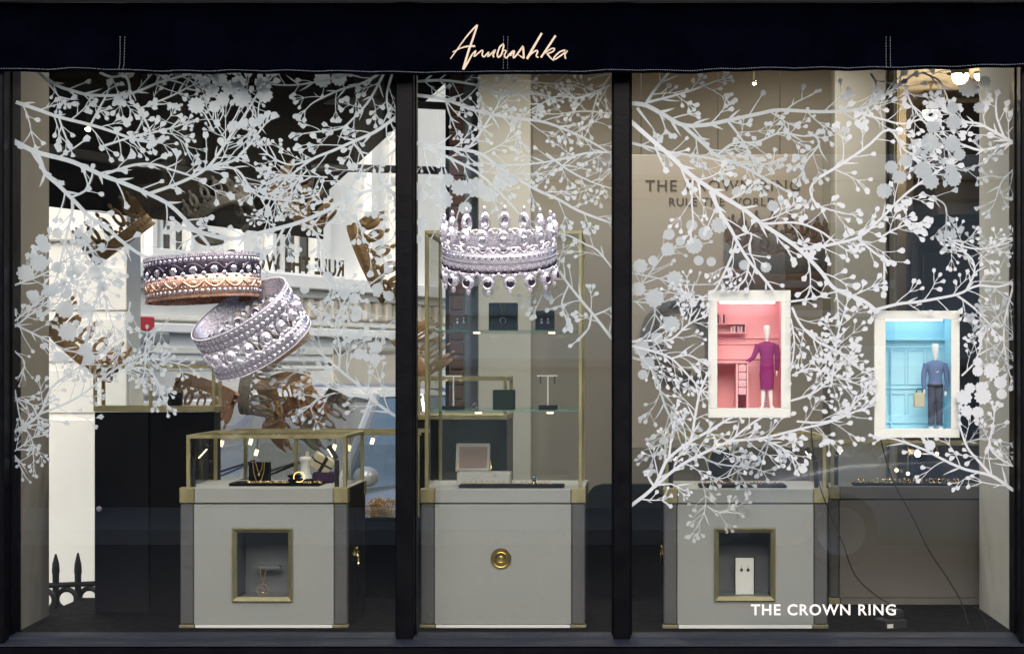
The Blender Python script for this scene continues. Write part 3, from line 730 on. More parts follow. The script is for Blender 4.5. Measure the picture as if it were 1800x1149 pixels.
# back counter and its long glass case, then a dark green cabinet
YK = 1.15
bc = thing('back_counter', at(560, 1105, YK), 'low black counter with long brass edged glass case behind the cabinets', 'counter')
bc.location.z = .1
obj('base', MB().box(ax(430, YK), ax(735, YK), YK, YK+.36, .1, az(913, YK), .004), 'lacquer_black', bc)
obj('top', MB().box(ax(428, YK), ax(737, YK), YK-.01, YK+.37, az(912.5, YK), az(909, YK)), 'lacquer_black', bc)
zt = az(758, YK); zb_ = az(909, YK)
for px in (431, 520, 608, 734):
    obj('case_post', MB().box(ax(px, YK)-.007, ax(px, YK)+.007, YK, YK+.014, zb_, zt-.018), 'brass', bc)
obj('case_rail', MB().box(ax(380, YK), ax(740, YK), YK, YK+.014, zt-.016, zt), 'brass', bc)
obj('case_rail', MB().box(ax(380, YK), ax(740, YK), YK+.33, YK+.344, zt-.016, zt), 'brass', bc)
g = MB(); g.add([(ax(432, YK), YK+.007, zb_), (ax(733, YK), YK+.007, zb_), (ax(733, YK), YK+.007, zt), (ax(432, YK), YK+.007, zt)], [(0, 1, 2, 3)]); obj('case_pane', g, 'case_glass', bc)
YG = 1.85
gc = thing('display_cabinet', at(812, 1100, YG), 'dark green cabinet with brass band and glass top behind the shelved case', 'cabinet'); gc.location.z = .1
obj('carcass', MB().box(ax(700, YG), ax(891, YG), YG, YG+.45, .1, az(738, YG), .003), 'lacquer_green', gc)
obj('brass_band', MB().box(ax(699, YG), ax(892, YG), YG-.004, YG+.454, az(737.5, YG), az(728, YG), .002), 'brass', gc)
for px in (735, 888):
    for yy in (YG, YG+.42): obj('case_post', MB().box(ax(px, YG)-.008, ax(px, YG)+.008, yy, yy+.016, az(728, YG), az(669, YG)), 'brass', gc)
for yy in (YG, YG+.42): obj('case_rail', MB().box(ax(700, YG), ax(891, YG), yy, yy+.016, az(669, YG), az(662, YG)), 'brass', gc)
for px in (735, 888): obj('case_rail', MB().box(ax(px, YG)-.008, ax(px, YG)+.008, YG+.017, YG+.419, az(669, YG), az(662.2, YG)), 'brass', gc)

# ------------------------------------------------------------------ pieces on show
def chain(pts, r=.0012): return MB().tube(pts, r, n=5)
def lamp_stick(px, py0, px1, py1, px2, py2, y, label, tip=True):
    t = thing('case_lamp', at(px, py0, y), label, 'lamp')
    obj('stem', MB().tube([at(px, py0, y), at(px1, py1, y)], .0085, n=8), 'rubber_black', t)
    h = obj('head', MB().tube([at(px1, py1-2, y), at(px2, py2, y)], .0085, n=8), 'rubber_black', t)
    a, b_ = at(px1, py1-2, y), at(px2, py2, y); dv = (b_-a); n = Vector((dv.z, 0, -dv.x)).normalized()
    if n.z > 0: n = -n
    m0, m1 = a+dv*.25+n*.0085, a+dv*.85+n*.0085
    if tip: obj('light_bar', MB().tube([m0, m1], .0035, n=6), 'lamp_small', h)
    return t
# low case on the niche cabinet by the navy one
yc = YF+.16
tr = thing('jewel_tray', at(482, 853, YF+.10), 'long black velvet tray of jewels in the low glass case by the navy cabinet', 'tray')
tr.location.z = az(857, YF)
zd = az(857, YF)
obj('tray', MB().box(ax(408, yc), ax(567, yc), YF+.10, YF+.24, zd, zd+.010, .003), 'velvet', tr)
b = MB()
for k in range(26): b.torus(.005, .0012, 10, 5, Matrix.Translation((ax(440, yc)+k*.0105, YF+.115+rnd.random()*.03, zd+.0125)) @ Euler((rnd.random(), rnd.random(), 0)).to_matrix().to_4x4())
obj('small_rings', b, 'gold', tr, kind='stuff')
def block3(name, p0, p1, q0, y, dp, m, label, cat, z0, ch=.002):
    o = obj(name, MB().box(ax(p0, y), ax(p1, y), y, y+dp, z0, az(q0, y), ch), m); return tag(o, label, cat)
block3('display_block', 437, 472, 812, YF+.20, .05, 'lacquer_navy', 'navy block draped with a gold chain in the low glass case', 'display block', zd+.0102)
nk = thing('necklace', at(455, 847, YF+.19), 'gold chain necklace hanging over the navy block', 'necklace')
yy = YF+.196
obj('chain', chain([at(444, 811, yy), at(446, 830, yy), at(450, 843, yy), at(455, 848, yy), at(460, 842, yy), at(464, 828, yy), at(465, 811, yy)], .0016), 'gold', nk)
obj('chain', chain([at(449, 811, yy-.001), at(453, 826, yy-.001), at(456, 831, yy-.001), at(460, 824, yy-.001), at(462, 811, yy-.001)], .0014), 'gold', nk)
obj('pendant', MB().ball(at(455, 834, yy-.004), .005, sq=(.8, .6, 1.3)), 'gold', nk)
cu = thing('ring_cushion', at(520, 850, YF+.12), 'small black velvet cushion holding a gold bangle in the low glass case', 'cushion'); cu.location.z = zd+.0102
b = MB()
b.ball((ax(521, YF+.12), YF+.12, zd+.020), .031, 16, 10, (1, .8, .32)); b.ball((ax(517, YF+.12), YF+.13, zd+.034), .027, 16, 10, (1, .8, .30))
obj('cushion', b, 'velvet', cu)
obj('bangle', MB().torus(.019, .0014, 24, 6, Matrix.Translation((ax(526, YF+.11), YF+.105, zd+.032)) @ Euler((R(70), R(20), 0)).to_matrix().to_4x4()), 'gold', cu)
block3('display_block', 534, 553, 842, YF+.14, .05, 'velvet', 'flat black block beside the velvet cushion', 'display block', zd+.0102)
gbx = thing('gift_box', at(565, 845, YF+.30), 'cream ribboned gift box tilted on a plum stand in the low glass case', 'gift box'); gbx.location.z = zd
Mx = Matrix.Translation(at(566, 813, YF+.30)) @ Euler((R(12), R(28), R(24))).to_matrix().to_4x4()
obj('carton', MB().box(-.035, .035, -.03, .03, -.028, .028, .002, Mx), 'carton_cream', gbx)
b = MB(); b.box(-.0065, .0065, -.0312, .0312, -.0292, .0292, 0, Mx); b.box(-.0362, .0362, -.0312, .0312, -.0035, .0035, 0, Mx); obj('ribbon', b, 'ink', gbx)
obj('stand', MB().box(ax(560, YF+.3)-.02, ax(583, YF+.3)+.01, YF+.27, YF+.34, zd, az(829, YF+.3), .006), 'plum', gbx)
hh = thing('ring_hand', at(539, 848, YF+.33), 'white plaster ring holder beside the tilted gift box', 'ring holder'); hh.location.z = zd
obj('body', MB().lathe([(.030, 0), (.030, .012), (.018, .03), (.016, .075), (.022, .085), (.020, .094), (.001, .096)], 20, Matrix.Translation((ax(537, YF+.33), YF+.33, zd))), 'plaster_white', hh)
obj('finger', MB().tube([(ax(540, YF+.33), YF+.33, zd+.09), (ax(540, YF+.33), YF+.33, az(793, YF+.33))], .008, .006, n=8), 'carton_cream', hh)
lamp_stick(340, 856, 340, 810, 364, 782, YF+.07, 'black stick lamp at the navy end of the low glass case')
lamp_stick(592, 857, 592, 808, 578, 783, YF+.05, 'black stick lamp over the tilted gift box')
# little hanging price hooks of light inside the cases behind
for i, (px, py) in enumerate(((390, 779), (441, 776), (451, 795), (588, 786), (614, 787), (655, 775))):
    y = YK+.16
    t = thing('ceiling_mini_spot', at(px, py, y), ('slim lit brass spot in the back counter case, %s from the navy cabinet' % ('first', 'second', 'third', 'fourth', 'fifth', 'sixth')[i]), 'spotlight', 'mini spots in the long counter case')
    obj('holder', MB().tube([at(px+2, 760, y), at(px+1, py-4, y)], .003, n=5), 'brass', t)
    obj('lens', MB().tube([at(px+1, py-5, y), at(px-2, py+5, y)], .008, n=8), 'lamp_small', t)
df = thing('dried_flowers', at(668, 911, YK+.02), 'bunch of dried golden flowers lying on the low black counter', 'flowers')
b = MB(); b2 = MB(); r9 = random.Random(3)
for k in range(70):
    a = at(668+r9.uniform(-18, 18), 910, YK+.05+r9.uniform(-.03, .05)); h = r9.uniform(.02, .085)*(1-abs(a.x-ax(668, YK))*3)
    e = a+Vector((r9.uniform(-.03, .03), r9.uniform(-.02, .02), h)); b.tube([a, (a+e)/2+Vector((r9.uniform(-.006, .006), 0, 0)), e], .0012, n=4, cap=False)
    for j in range(5): b2.ball(e+Vector((r9.uniform(-.012, .012), r9.uniform(-.012, .012), r9.uniform(-.012, .008))), r9.uniform(.0025, .0045), 5, 4)
obj('stems', b, 'dry_flower', df, kind='stuff'); obj('flower_heads', b2, 'dry_flower', df, kind='stuff')
# pendant in the niche
pn = thing('pendant', at(462, 1046, YF+.10), 'gold ring pendant on a fine chain inside the niche by the navy cabinet', 'pendant')
yy = YF+.10
obj('chain', chain([at(457, 997, yy), at(459, 1012, yy), at(462, 1025, yy), at(465, 1012, yy), at(468, 997, yy)], .0012), 'gold', pn)
obj('hoop', MB().torus(.0205, .0013, 28, 6, Matrix.Translation(at(462, 1036, yy)) @ FRONT), 'gold', pn)
b = MB(); b.ball(at(462, 1041, yy), .006, 8, 6, (1, .6, .7)); b.ball(at(463.5, 1035, yy), .0035, 8, 6); b.ball(at(460, 1032, yy), .003, 8, 6, (1.8, .6, .6)); obj('charm', b, 'gold_rose', pn)
obj('perch', MB().bpx(447, 492, 994, 998, yy+.004, yy+.03), 'slate', pn)
# tall shelved case
ZC = az(859, YF); y0c, y1c = YF+.03, YF+.47
for q, lb in ((580, 'upper green glass shelf of the tall case carrying three display blocks'), (721, 'lower green glass shelf of the tall case carrying two earring stands')):
    z = az(q, YF+.03)
    o = obj('glass_shelf', MB().box(ax(752, YF+.02), ax(1018, YF+.02), y0c, y1c, z-.006, z, .001), 'shelf_glass'); tag(o, lb, 'shelf')
def shz(q): return az(q, YF+.03)
def card_eps(p0, p1, q0, zf, y, m, lab, ep, epm):
    t = thing('earring_block', Vector(((ax(p0, y)+ax(p1, y))/2, y, zf)), lab, 'display block')
    obj('block', MB().box(ax(p0, y), ax(p1, y), y, y+.05, zf, az(q0, y), .0015), m, t)
    for (px, py) in ep:
        c = at(px, py, y-.002)
        e = obj('earring', MB().ball(c, .0045, 8, 6, (1, .5, 1), smooth=False).torus(.0045, .001, 12, 5, Matrix.Translation(c+Vector((0, 0, -.011))) @ FRONT).ball(c+Vector((0, 0, -.011)), .0035, 8, 5, (1, .5, 1), smooth=False), epm, t)
    return t
card_eps(795, 822, 552, shz(580), YF+.12, 'card_grey', 'grey block with diamond earrings at the window end of the upper shelf', ((804, 561), (815, 560)), 'diamond')
card_eps(941, 974, 546, shz(580), YF+.10, 'velvet', 'black block with flower earrings on the upper glass shelf', ((952, 561), (963, 561)), 'silver')
gbk = block3('display_block', 859, 909, 532, YF+.10, .06, 'velvet_green', 'dark green block with horseshoe necklace on the upper glass shelf', 'display block', shz(580))
nk = thing('necklace', at(884, 570, YF+.097), 'horseshoe pendant necklace on the dark green block', 'necklace'); yy = YF+.096
obj('chain', chain([at(879, 532, yy), at(884, 556, yy), at(888.5, 532, yy)], .0009), 'gold', nk)
b = MB().lathe([(.0105+.0022*math.cos(a), .0022*math.sin(a)) for a in [i*math.pi/3 for i in range(6)]], 16, Matrix.Translation(at(884, 563.5, yy-.002)) @ FRONT @ Matrix.Rotation(R(-60), 4, 'Z'), close=True, a0=0, a1=R(300)); obj('horseshoe', b, 'diamond', nk)
block3('display_block', 866, 904, 685, YF+.10, .07, 'velvet_green', 'plain dark green block on the lower glass shelf', 'display block', shz(721))
def tstand(p0, p1, qb, pm, q0, pa, pb, zf, y, lab, m='paper_white'):
    t = thing('earring_stand', Vector((ax(pm, y), y, zf)), lab, 'earring stand')
    obj('base', MB().box(ax(p0, y), ax(p1, y), y-.02, y+.03, zf, az(qb, y), .002), 'velvet', t)
    obj('stem', MB().tube([(ax(pm, y), y, az(qb, y)), at(pm, q0, y)], .0028, n=8), m, t)
    obj('bar', MB().tube([at(pa, q0, y), at(pb, q0, y)], .0028, n=8), m, t)
    return t
zf = shz(721)
t = tstand(947, 980, 712, 963, 660.5, 944, 980, zf, YF+.12, 'white T-shaped stand with dark drop earrings on the lower shelf')
for px in (950, 975): obj('earring', MB().tube([at(px, 661, YF+.115), at(px, 674, YF+.115)], .0022, .003, n=6), 'oxidised', t)
t = tstand(778, 816, 713, 797, 661, 783, 812, zf, YF+.14, 'pale T-shaped stand with hoop earrings at the window end of the lower shelf')
for px in (785, 810): obj('earring', MB().torus(.0045, .0012, 14, 5, Matrix.Translation(at(px, 667, YF+.135)) @ FRONT), 'gold', t)
rg = thing('gold_ring', Vector((ax(835, YF+.12), YF+.12, zf)), 'rose gold ring standing on the lower glass shelf', 'ring')
obj('hoop', MB().torus(.009, .0016, 20, 6, Matrix.Translation((ax(834, YF+.12), YF+.12, zf+.0108)) @ FRONT), 'gold_rose', rg)
obj('stone', MB().ball((ax(834, YF+.12), YF+.12, zf+.022), .004, 8, 5, smooth=False), 'diamond', rg)
for px, q in ((838, 580), (970, 580), (841, 721), (967, 721)):
    lb = ('warm shelf clip lamp under the %s shelf, %s side' % ('upper' if q < 600 else 'lower', 'street window' if px < 900 else 'back wall'))
    o = obj('shelf_lamp', MB().box(ax(px, YF+.06)-.012, ax(px, YF+.06)+.012, YF+.05, YF+.065, shz(q)-.0125, shz(q)-.0065, .001), 'lamp_small'); tag(o, lb, 'lamp')
# open jewel box
jb = thing('jewel_box', Vector((ax(848, YF+.2), YF+.2, ZC)), 'open grey leather jewel box with pinkish lining on the dial cabinet', 'jewel box')
yj = YF+.16
z1 = az(830, yj)
obj('tray', MB().box(ax(803, yj), ax(897, yj), yj, yj+.10, ZC, z1, .003), 'leather_grey', jb)
obj('clasp', MB().ball((ax(870, yj), yj-.001, az(835, yj)), .004, 10, 8), 'brass_shiny', jb)
ML = Matrix.Translation((0, yj+.10, z1)) @ Matrix.Rotation(R(-14), 4, 'X')
xa, xb = ax(796, yj), ax(857, yj); hl = .105
l = MB(); l.box(xa, xb, .0, .022, 0, hl, .003, ML); ld = obj('lid', l, 'leather_grey', jb)
obj('lid_lining', MB().box(xa+.013, xb-.010, -.0012, .004, .010, hl-.014, 0, ML), 'lining', ld)
for px in (800, 858): obj('ribbon', chain([Vector((ax(px, yj), yj+.03, z1+.002)), Vector((ax(px+3, yj), yj+.07, z1+.012)), Vector((ax(px, yj), yj+.098, z1+.04))], .002), 'gold', jb)
tr = thing('jewel_tray', Vector((ax(880, YF+.08), YF+.08, ZC)), 'black velvet tray of rings in front of the open jewel box', 'tray')
obj('tray', MB().box(ax(806, YF+.06), ax(992, YF+.06), YF+.05, YF+.13, ZC, ZC+.012, .004), 'velvet', tr)
b = MB()
for k in range(16): b.torus(.006, .0013, 10, 5, Matrix.Translation((ax(820, yj)+k*.0205, YF+.08+rnd.random()*.02, ZC+.0165)) @ Euler((R(60)+rnd.random(), rnd.random(), rnd.random()*3)).to_matrix().to_4x4())
obj('small_rings', b, 'gold', tr, kind='stuff')
rs = thing('ring_stand', Vector((ax(939, YF+.1), YF+.1, ZC+.012)), 'emerald ring on a small black stand in the tall case', 'ring stand')
obj('stand', MB().lathe([(.009, 0), (.009, .004), (.006, .006), (.006, .014), (.0005, .0145)], 14, Matrix.Translation((ax(939, YF+.1), YF+.1, ZC+.012))), 'velvet', rs)
obj('stone', MB().ball((ax(939, YF+.1), YF+.1, ZC+.036), .009, 10, 6, (1, 1, .7), smooth=False), 'emerald', rs)
obj('hoop', MB().torus(.009, .0013, 16, 6, Matrix.Translation((ax(939, YF+.1), YF+.1, ZC+.030)) @ FRONT), 'silver', rs)
# low case of the earring-card cabinet
ZR = az(859, YF)
tr = thing('jewel_tray', Vector((ax(1305, YF+.12), YF+.12, ZR)), 'long black velvet tray of jewels above the earring card niche', 'tray')
obj('tray', MB().box(ax(1228, YF+.1), ax(1382, YF+.1), YF+.06, YF+.18, ZR, ZR+.010, .004), 'velvet', tr)
b = MB()
for k in range(22): b.torus(.0055, .0013, 10, 5, Matrix.Translation((ax(1240, YF+.1)+k*.0128, YF+.09+rnd.random()*.03, ZR+.014)) @ Euler((rnd.random()*1.5, rnd.random(), rnd.random()*3)).to_matrix().to_4x4())
obj('small_rings', b, 'gold_rose', tr, kind='stuff')
lamp_stick(1435, 858, 1433, 810, 1417, 787, YF+.06, 'black stick lamp above the brass corner next to the brown cabinet')
lamp_stick(1179, 858, 1179, 812, 1186, 798, YF+.06, 'black stick lamp at the mullion end of the earring cabinet case')
mi = thing('table_mirror', at(1268, 858, YF+.36), 'round table mirror with gold rim inside the low glass case', 'mirror')
c = at(1268, 818, YF+.34)
obj('rim', MB().torus(.080, .006, 40, 8, Matrix.Translation(c) @ Matrix.Diagonal((.62, 1, 1, 1)) @ FRONT), 'brass_shiny', mi)
obj('glass', MB().lathe([(.078, 0), (.078, .004), (.0005, .005)], 40, Matrix.Translation(c) @ Matrix.Diagonal((.62, 1, 1, 1)) @ FRONT), 'mirror_dark', mi)
obj('foot', MB().tube([c+Vector((0, 0, -.08)), Vector((c.x, c.y, ZR))], .006, n=8).box(c.x-.03, c.x+.03, c.y-.03, c.y+.03, ZR, ZR+.006, .002), 'brass_shiny', mi)
ec = thing('earring_card', at(1309, 1046, YF+.09), 'white card with two black drop earrings in the brass framed niche', 'card')
obj('card', MB().bpx(1293, 1325, 980, 1044, YF+.09, YF+.10, .001), 'paper_white', ec); obj('border', MB().bpx(1291.5, 1327, 978, 1046, YF+.1005, YF+.106, .001), 'ink', ec)
for px in (1303.5, 1315):
    obj('earring', MB().ball(at(px, 1001, YF+.087), .0055, 8, 6, (1, .5, 1.15), smooth=False).tube([at(px, 992, YF+.088), at(px, 998, YF+.088)], .0008, n=4), 'gem_black', ec)
# brown cabinet case
ZB = az(854, Y2)
tr = thing('jewel_tray', Vector((ax(1600, Y2+.05), Y2+.05, ZB)), 'row of gold rings on a dark tray in the brown cabinet case', 'tray')
obj('tray', MB().box(ax(1500, Y2+.05), ax(1700, Y2+.05), Y2+.03, Y2+.12, ZB, ZB+.008, .003), 'velvet', tr)
b = MB()
for k in range(24):
    b.torus(.008, .0018, 12, 5, Matrix.Translation((ax(1508, Y2)+k*.0178, Y2+.06+rnd.random()*.03, ZB+.0165)) @ Euler((R(80)+rnd.random()*.4, 0, rnd.random()*3)).to_matrix().to_4x4())
obj('small_rings', b, 'gold', tr, kind='stuff')
lamp_stick(1470, 853, 1470, 800, 1480, 786, Y2+.05, 'black stick lamp above the brass corner of the brown cabinet')
for i, (px, py) in enumerate(((1613, 797), (1647, 797), (1576, 826), (1596, 832))):
    t = thing('ceiling_mini_spot', at(px, py, Y2+.1), 'tiny warm spot in the brown cabinet case, %s' % ('brightest, below the blue box', 'nearest the reveal wall', 'low near its middle', 'lowest and smallest')[i], 'spotlight', 'mini spots in the brown cabinet case')
    obj('holder', MB().tube([at(px, 778, Y2+.1), at(px, py-5, Y2+.1)], .003, n=5), 'brass', t)
    obj('lens', MB().ball(at(px, py, Y2+.1), .013 if i == 0 else .008, 10, 8), 'lamp_warm' if i == 0 else 'lamp_small', t)
# mains adapter and cords
ad = thing('power_adapter', at(1565, 1106, .14), 'black mains adapter with white labels on the window floor', 'adapter')
MA = Matrix.Translation((ax(1568, .14), .17, .588)) @ Matrix.Rotation(R(24), 4, 'Z')
obj('body', MB().box(-.045, .045, -.04, .04, 0, .036, .005, MA), 'rubber_black', ad)
obj('plug', MB().box(-.02, .045, -.02, .035, .036, .068, .006, MA), 'rubber_black', ad)
obj('sticker', MB().box(-.040, -.016, -.0412, -.040, .008, .022, 0, MA), 'paper_white', ad); obj('sticker', MB().box(-.012, .018, -.012, .014, .0681, .0687, 0, MA), 'paper_white', ad)
CORDS = []
def cord(pts, k, r=.0022): CORDS.append((pts, k, r))
def dense(pts, y):
    return [(p.x, p.y, y) for p in smooth_path(pts, 10)]
cord(dense([(1425, 738), (1429, 790), (1440, 850), (1462, 910), (1480, 950), (1503, 1010), (1540, 1046), (1568, 1064), (1580, 1090)], .085), 'p')
cord(dense([(1548, 772), (1558, 810), (1572, 850), (1605, 910), (1632, 965), (1665, 1015), (1690, 1058), (1702, 1096)], .10), 'b')
cord(dense([(1712, 1066), (1722, 1072), (1732, 1090), (1736, 1108)], .12), 'b')
# black chair behind the dial cabinet
ch = thing('upholstered_chair', (ax(1058, 1.2), 1.45, .1), 'black upholstered chair with rounded back behind the dial cabinet', 'chair')
yb = 1.2; x0, x1 = ax(1030, yb), ax(1077, yb)+.22; zt = az(851, yb)
b = MB(); r = .07; pr = [(x0, .5), (x0, zt-r)]+[(x0+r-r*math.cos(a), zt-r+r*math.sin(a)) for a in (R(30), R(60), R(90))]+[(x1-r+r*math.sin(a), zt-r+r*math.cos(a)) for a in (R(0), R(30), R(60))]+[(x1, zt-r), (x1, .5)]
k = len(pr); b.add([(x, yb, z) for x, z in pr]+[(x, yb+.07, z) for x, z in pr], [tuple(range(k)), tuple(range(k, 2*k))[::-1]]+[(i, (i+1) % k, k+(i+1) % k, k+i) for i in range(k)]); obj('backrest', b, 'velvet', ch)
obj('seat', MB().box(x0, x1, yb+.072, yb+.55, .48, .58, .02), 'velvet', ch)
for xx in (x0+.03, x1-.03):
    for yy in (yb+.05, yb+.5): obj('leg', MB().tube([(xx, yy, .48), (xx, yy, .1)], .018, .013, n=8), 'lacquer_black', ch)

# ------------------------------------------------------------------ shadow boxes with dolls
def shadow_box(label, O, I, mw, md, led, y=.02, dp=.17):
    t = thing('shadow_box', at((O[0]+O[1])/2, O[3], y), label, 'display box')
    for p in ((O[0], O[1], O[2], I[2]), (O[0], O[1], I[3], O[3]), (O[0], I[0], I[2]+.1, I[3]-.1), (I[1], O[1], I[2]+.1, I[3]-.1)):
        obj('frame_bar', MB().bpx(*p, y, y+.012, .0012), 'frame_white', t)
    x0, x1, z0, z1 = ax(I[0]-3, y), ax(I[1]+3, y), az(I[3]+3, y), az(I[2]-3, y); ya, yb = y+.0125, y+dp
    obj('back_panel', MB().box(x0, x1, yb, yb+.006, z0, z1), mw, t)
    obj('side_panel', MB().box(x0-.006, x0, ya, yb, z0, z1), mw, t); obj('side_panel', MB().box(x1, x1+.006, ya, yb, z0, z1), mw, t)
    obj('floor', MB().box(x0, x1, ya, yb, z0-.006, z0), md, t); obj('top', MB().box(x0, x1, ya, yb, z1, z1+.006), mw, t)
    obj('light_strip', MB().box(x0+.02, x1-.02, ya+.09, ya+.10, z1-.008, z1-.001), led, t)
    return t, x0, x1, z0, z1, ya, yb
pk, x0, x1, z0, z1, ya, yb = shadow_box('white framed box with pink room scene and doll in plum suit', (1245, 1390, 510, 734), (1261, 1373, 530, 717), 'pink', 'pink', 'led_white')
W = x1-x0; H = z1-z0
for f, th in ((.60, .006), (.655, .004), (.46, .003)): obj('dado_rail', MB().box(x0, x1, yb-.006, yb-.0005, z0+H*f, z0+H*f+th, .001), 'pink', pk)
sh = thing('book_shelf', (x0+.06, yb, z0+H*.70), 'pink wall shelf with little books inside the pink box', 'shelf')
sx0, sx1, sz0, sz1 = x0+.001, x0+W*.49, z0+H*.70, z0+H*.795
for a, c, e, g in ((sx0, sx1, sz0, sz0+.004), (sx0, sx1, sz1-.004, sz1), (sx1-.004, sx1, sz0+.0045, sz1-.0045)): obj('board', MB().box(a, c, yb-.04, yb-.001, e, g), 'pink', sh)
for i in range(7):
    hgt = .020+.006*((i*37) % 5)/5
    obj('book', MB().box(sx1-.055+i*.0062, sx1-.0505+i*.0062, yb-.03, yb-.008, sz0+.0045, sz0+.0045+hgt), ('frame_white', 'pink_deep', 'frame_white', 'magenta_cloth')[i % 4], sh)
for i in range(5):
    obj('book', MB().box(sx0+.004+i*.0075, sx0+.0085+i*.0075, yb-.03, yb-.008, sz1+.0005, sz1+.028+.004*(i % 3)), ('frame_white', 'oxidised', 'pink_deep')[i % 3], sh)
dk = thing('doll_desk', (x0+.05, ya+.08, z0), 'pink desk with a column of drawers inside the pink box', 'desk')
dx1 = x0+W*.50; dt = z0+H*.425
obj('top', MB().box(x0+.001, dx1+.003, ya+.03, yb-.007, dt, dt+.005, .001), 'pink', dk)
for a, c in ((x0+W*.315, x0+W*.345), (dx1-.006, dx1)): obj('leg_panel', MB().box(a, c, ya+.034, yb-.008, z0+.0005, dt-.0003), 'pink', dk)
for i in range(4):
    zt_ = dt-.006-i*.027
    dr = obj('drawer', MB().box(x0+W*.352, dx1-.008, ya+.033, ya+.10, zt_-.025, zt_, .0012), 'pink', dk)
    obj('pull', MB().box(x0+W*.40, dx1-.019, ya+.030, ya+.0328, zt_-.014, zt_-.012), 'pink_deep', dr)
def doll(label, cx, zf, y, h, top_m, leg_m, skirt, arm_l, arm_r):
    """a jointed display doll; h is its height"""
    t = thing('mannequin_doll', (cx, y, zf), label, 'doll')
    def Z(f): return zf+h*f
    k = h
    obj('head', MB().lathe([(.001, 0), (.026, .0), (.034, .03), (.041, .075), (.044, .12), (.041, .155), (.034, .165), (.001, .166)], 20, Matrix.Translation((cx, y, Z(.835))) @ Matrix.Diagonal((k*.95, k*.9, k, 1))), 'plaster_white', t)
    obj('neck', MB().tube([(cx, y, Z(.79)), (cx, y, Z(.838))], .020*k, .016*k, n=12), 'plaster_white', t)
    # jacket: stacked ellipses shoulder to hip
    rows = [(.50, .088, .062), (.56, .080, .056), (.62, .078, .055), (.68, .092, .060), (.74, .108, .060), (.775, .112, .052), (.795, .080, .044), (.803, .03, .028)]
    n = 20; vs = [(cx+a*k*math.cos(2*math.pi*i/n), y+b*k*math.sin(2*math.pi*i/n), Z(f)) for f, a, b in rows for i in range(n)]
    b_ = MB(); b_.add(vs, [(r*n+i, r*n+(i+1) % n, (r+1)*n+(i+1) % n, (r+1)*n+i) for r in range(len(rows)-1) for i in range(n)]+[tuple(range(n))[::-1]], True); jk = obj('jacket', b_, top_m, t)
    obj('collar', MB().torus(.030*k, .008*k, 20, 6, Matrix.Translation((cx, y, Z(.803)))), top_m, jk)
    for pts in (arm_l, arm_r):
        P = [Vector((cx+a*k, y+b*k, Z(c))) for a, b, c in pts]
        obj('sleeve', MB().tube(P[:-1], [.036*k, .033*k, .027*k, .023*k][:len(P)-1], n=12), top_m, t)
        d_ = (P[-1]-P[-2]).normalized(); q = d_.to_track_quat('Z', 'Y').to_matrix().to_4x4()
        obj('hand', MB().ball(P[-2]+d_*.032*k, .030*k, 10, 8, (.55, .42, 1.25), M=q), 'plaster_white', t)
    if skirt:
        rows = [(.235, .078, .055), (.30, .082, .058), (.42, .088, .062), (.505, .080, .056)]
        vs = [(cx+a*k*math.cos(2*math.pi*i/n), y+b*k*math.sin(2*math.pi*i/n), Z(f)) for f, a, b in rows for i in range(n)]
        b_ = MB(); b_.add(vs, [(r*n+i, r*n+(i+1) % n, (r+1)*n+(i+1) % n, (r+1)*n+i) for r in range(len(rows)-1) for i in range(n)]+[tuple(range(n))[::-1]], True); obj('skirt', b_, leg_m, t)
    for s_ in (-1, 1):
        if skirt: obj('leg', MB().tube([(cx+s_*.038*k, y, Z(.28)), (cx+s_*.046*k, y, Z(.15)), (cx+s_*.052*k, y, Z(.035))], [.028*k, .028*k, .018*k], n=12), 'plaster_white', t)
        else: obj('trouser_leg', MB().tube([(cx+s_*.036*k, y, Z(.53)), (cx+s_*.044*k, y, Z(.28)), (cx+s_*.048*k, y, Z(.05))], [.052*k, .042*k, .036*k], n=12), leg_m, t)
        obj('foot', MB().ball((cx+s_*(.062 if skirt else .055)*k, y-.03*k, Z(.018)), .036*k, 12, 8, (.8, 1.5, .5)), 'plaster_white', t)
    obj('stand_rod', MB().tube([(cx, y+.01, zf), (cx, y+.01, Z(.28))], .0022, n=6), 'silver', t)
    return t
yd = ya+.05; hz = .298
doll('white headed doll in plum jacket and skirt with one hand on a desk', ax(1348, yd), z0+.001, yd, hz, 'magenta_cloth', 'magenta_cloth', True,
     [(-.105, 0, .765), (-.135, -.01, .68), (-.17, -.02, .61), (-.245, -.03, .555), (-.30, -.03, .535)], [(.105, 0, .765), (.125, 0, .66), (.125, -.01, .55), (.118, -.02, .465), (.116, -.02, .40)])
bl, x0, x1, z0, z1, ya, yb = shadow_box('white framed box with blue panelled room scene and doll holding a bag', (1537, 1687, 546, 769), (1557, 1672, 561, 753), 'blue', 'blue_deep', 'led_cool')
W = x1-x0; H = z1-z0
for f, th, o in ((.80, .010, .014), (.785, .004, .008), (.735, .003, .004), (.36, .006, .006), (.05, .03, .008)): obj('moulding', MB().box(x0, x1, yb-o, yb-.0005, z0+H*f, z0+H*f+th, .001), 'blue', bl)
for a, c, e, g in ((.04, .17, .40, .72), (.20, .42, .40, .72), (.45, .70, .40, .72), (.73, .96, .40, .72), (.04, .17, .10, .32), (.20, .42, .10, .32), (.45, .96, .10, .32)):
    b = MB(); X0, X1, Z0, Z1 = x0+W*a, x0+W*c, z0+H*e, z0+H*g
    for (q, r_, s_, u_) in ((X0, X1, Z0, Z0+.003), (X0, X1, Z1-.003, Z1), (X0, X0+.003, Z0+.0032, Z1-.0032), (X1-.003, X1, Z0+.0032, Z1-.0032)): b.box(q, r_, yb-.004, yb-.0003, s_, u_)
    obj('panel_moulding', b, 'blue_deep', bl)
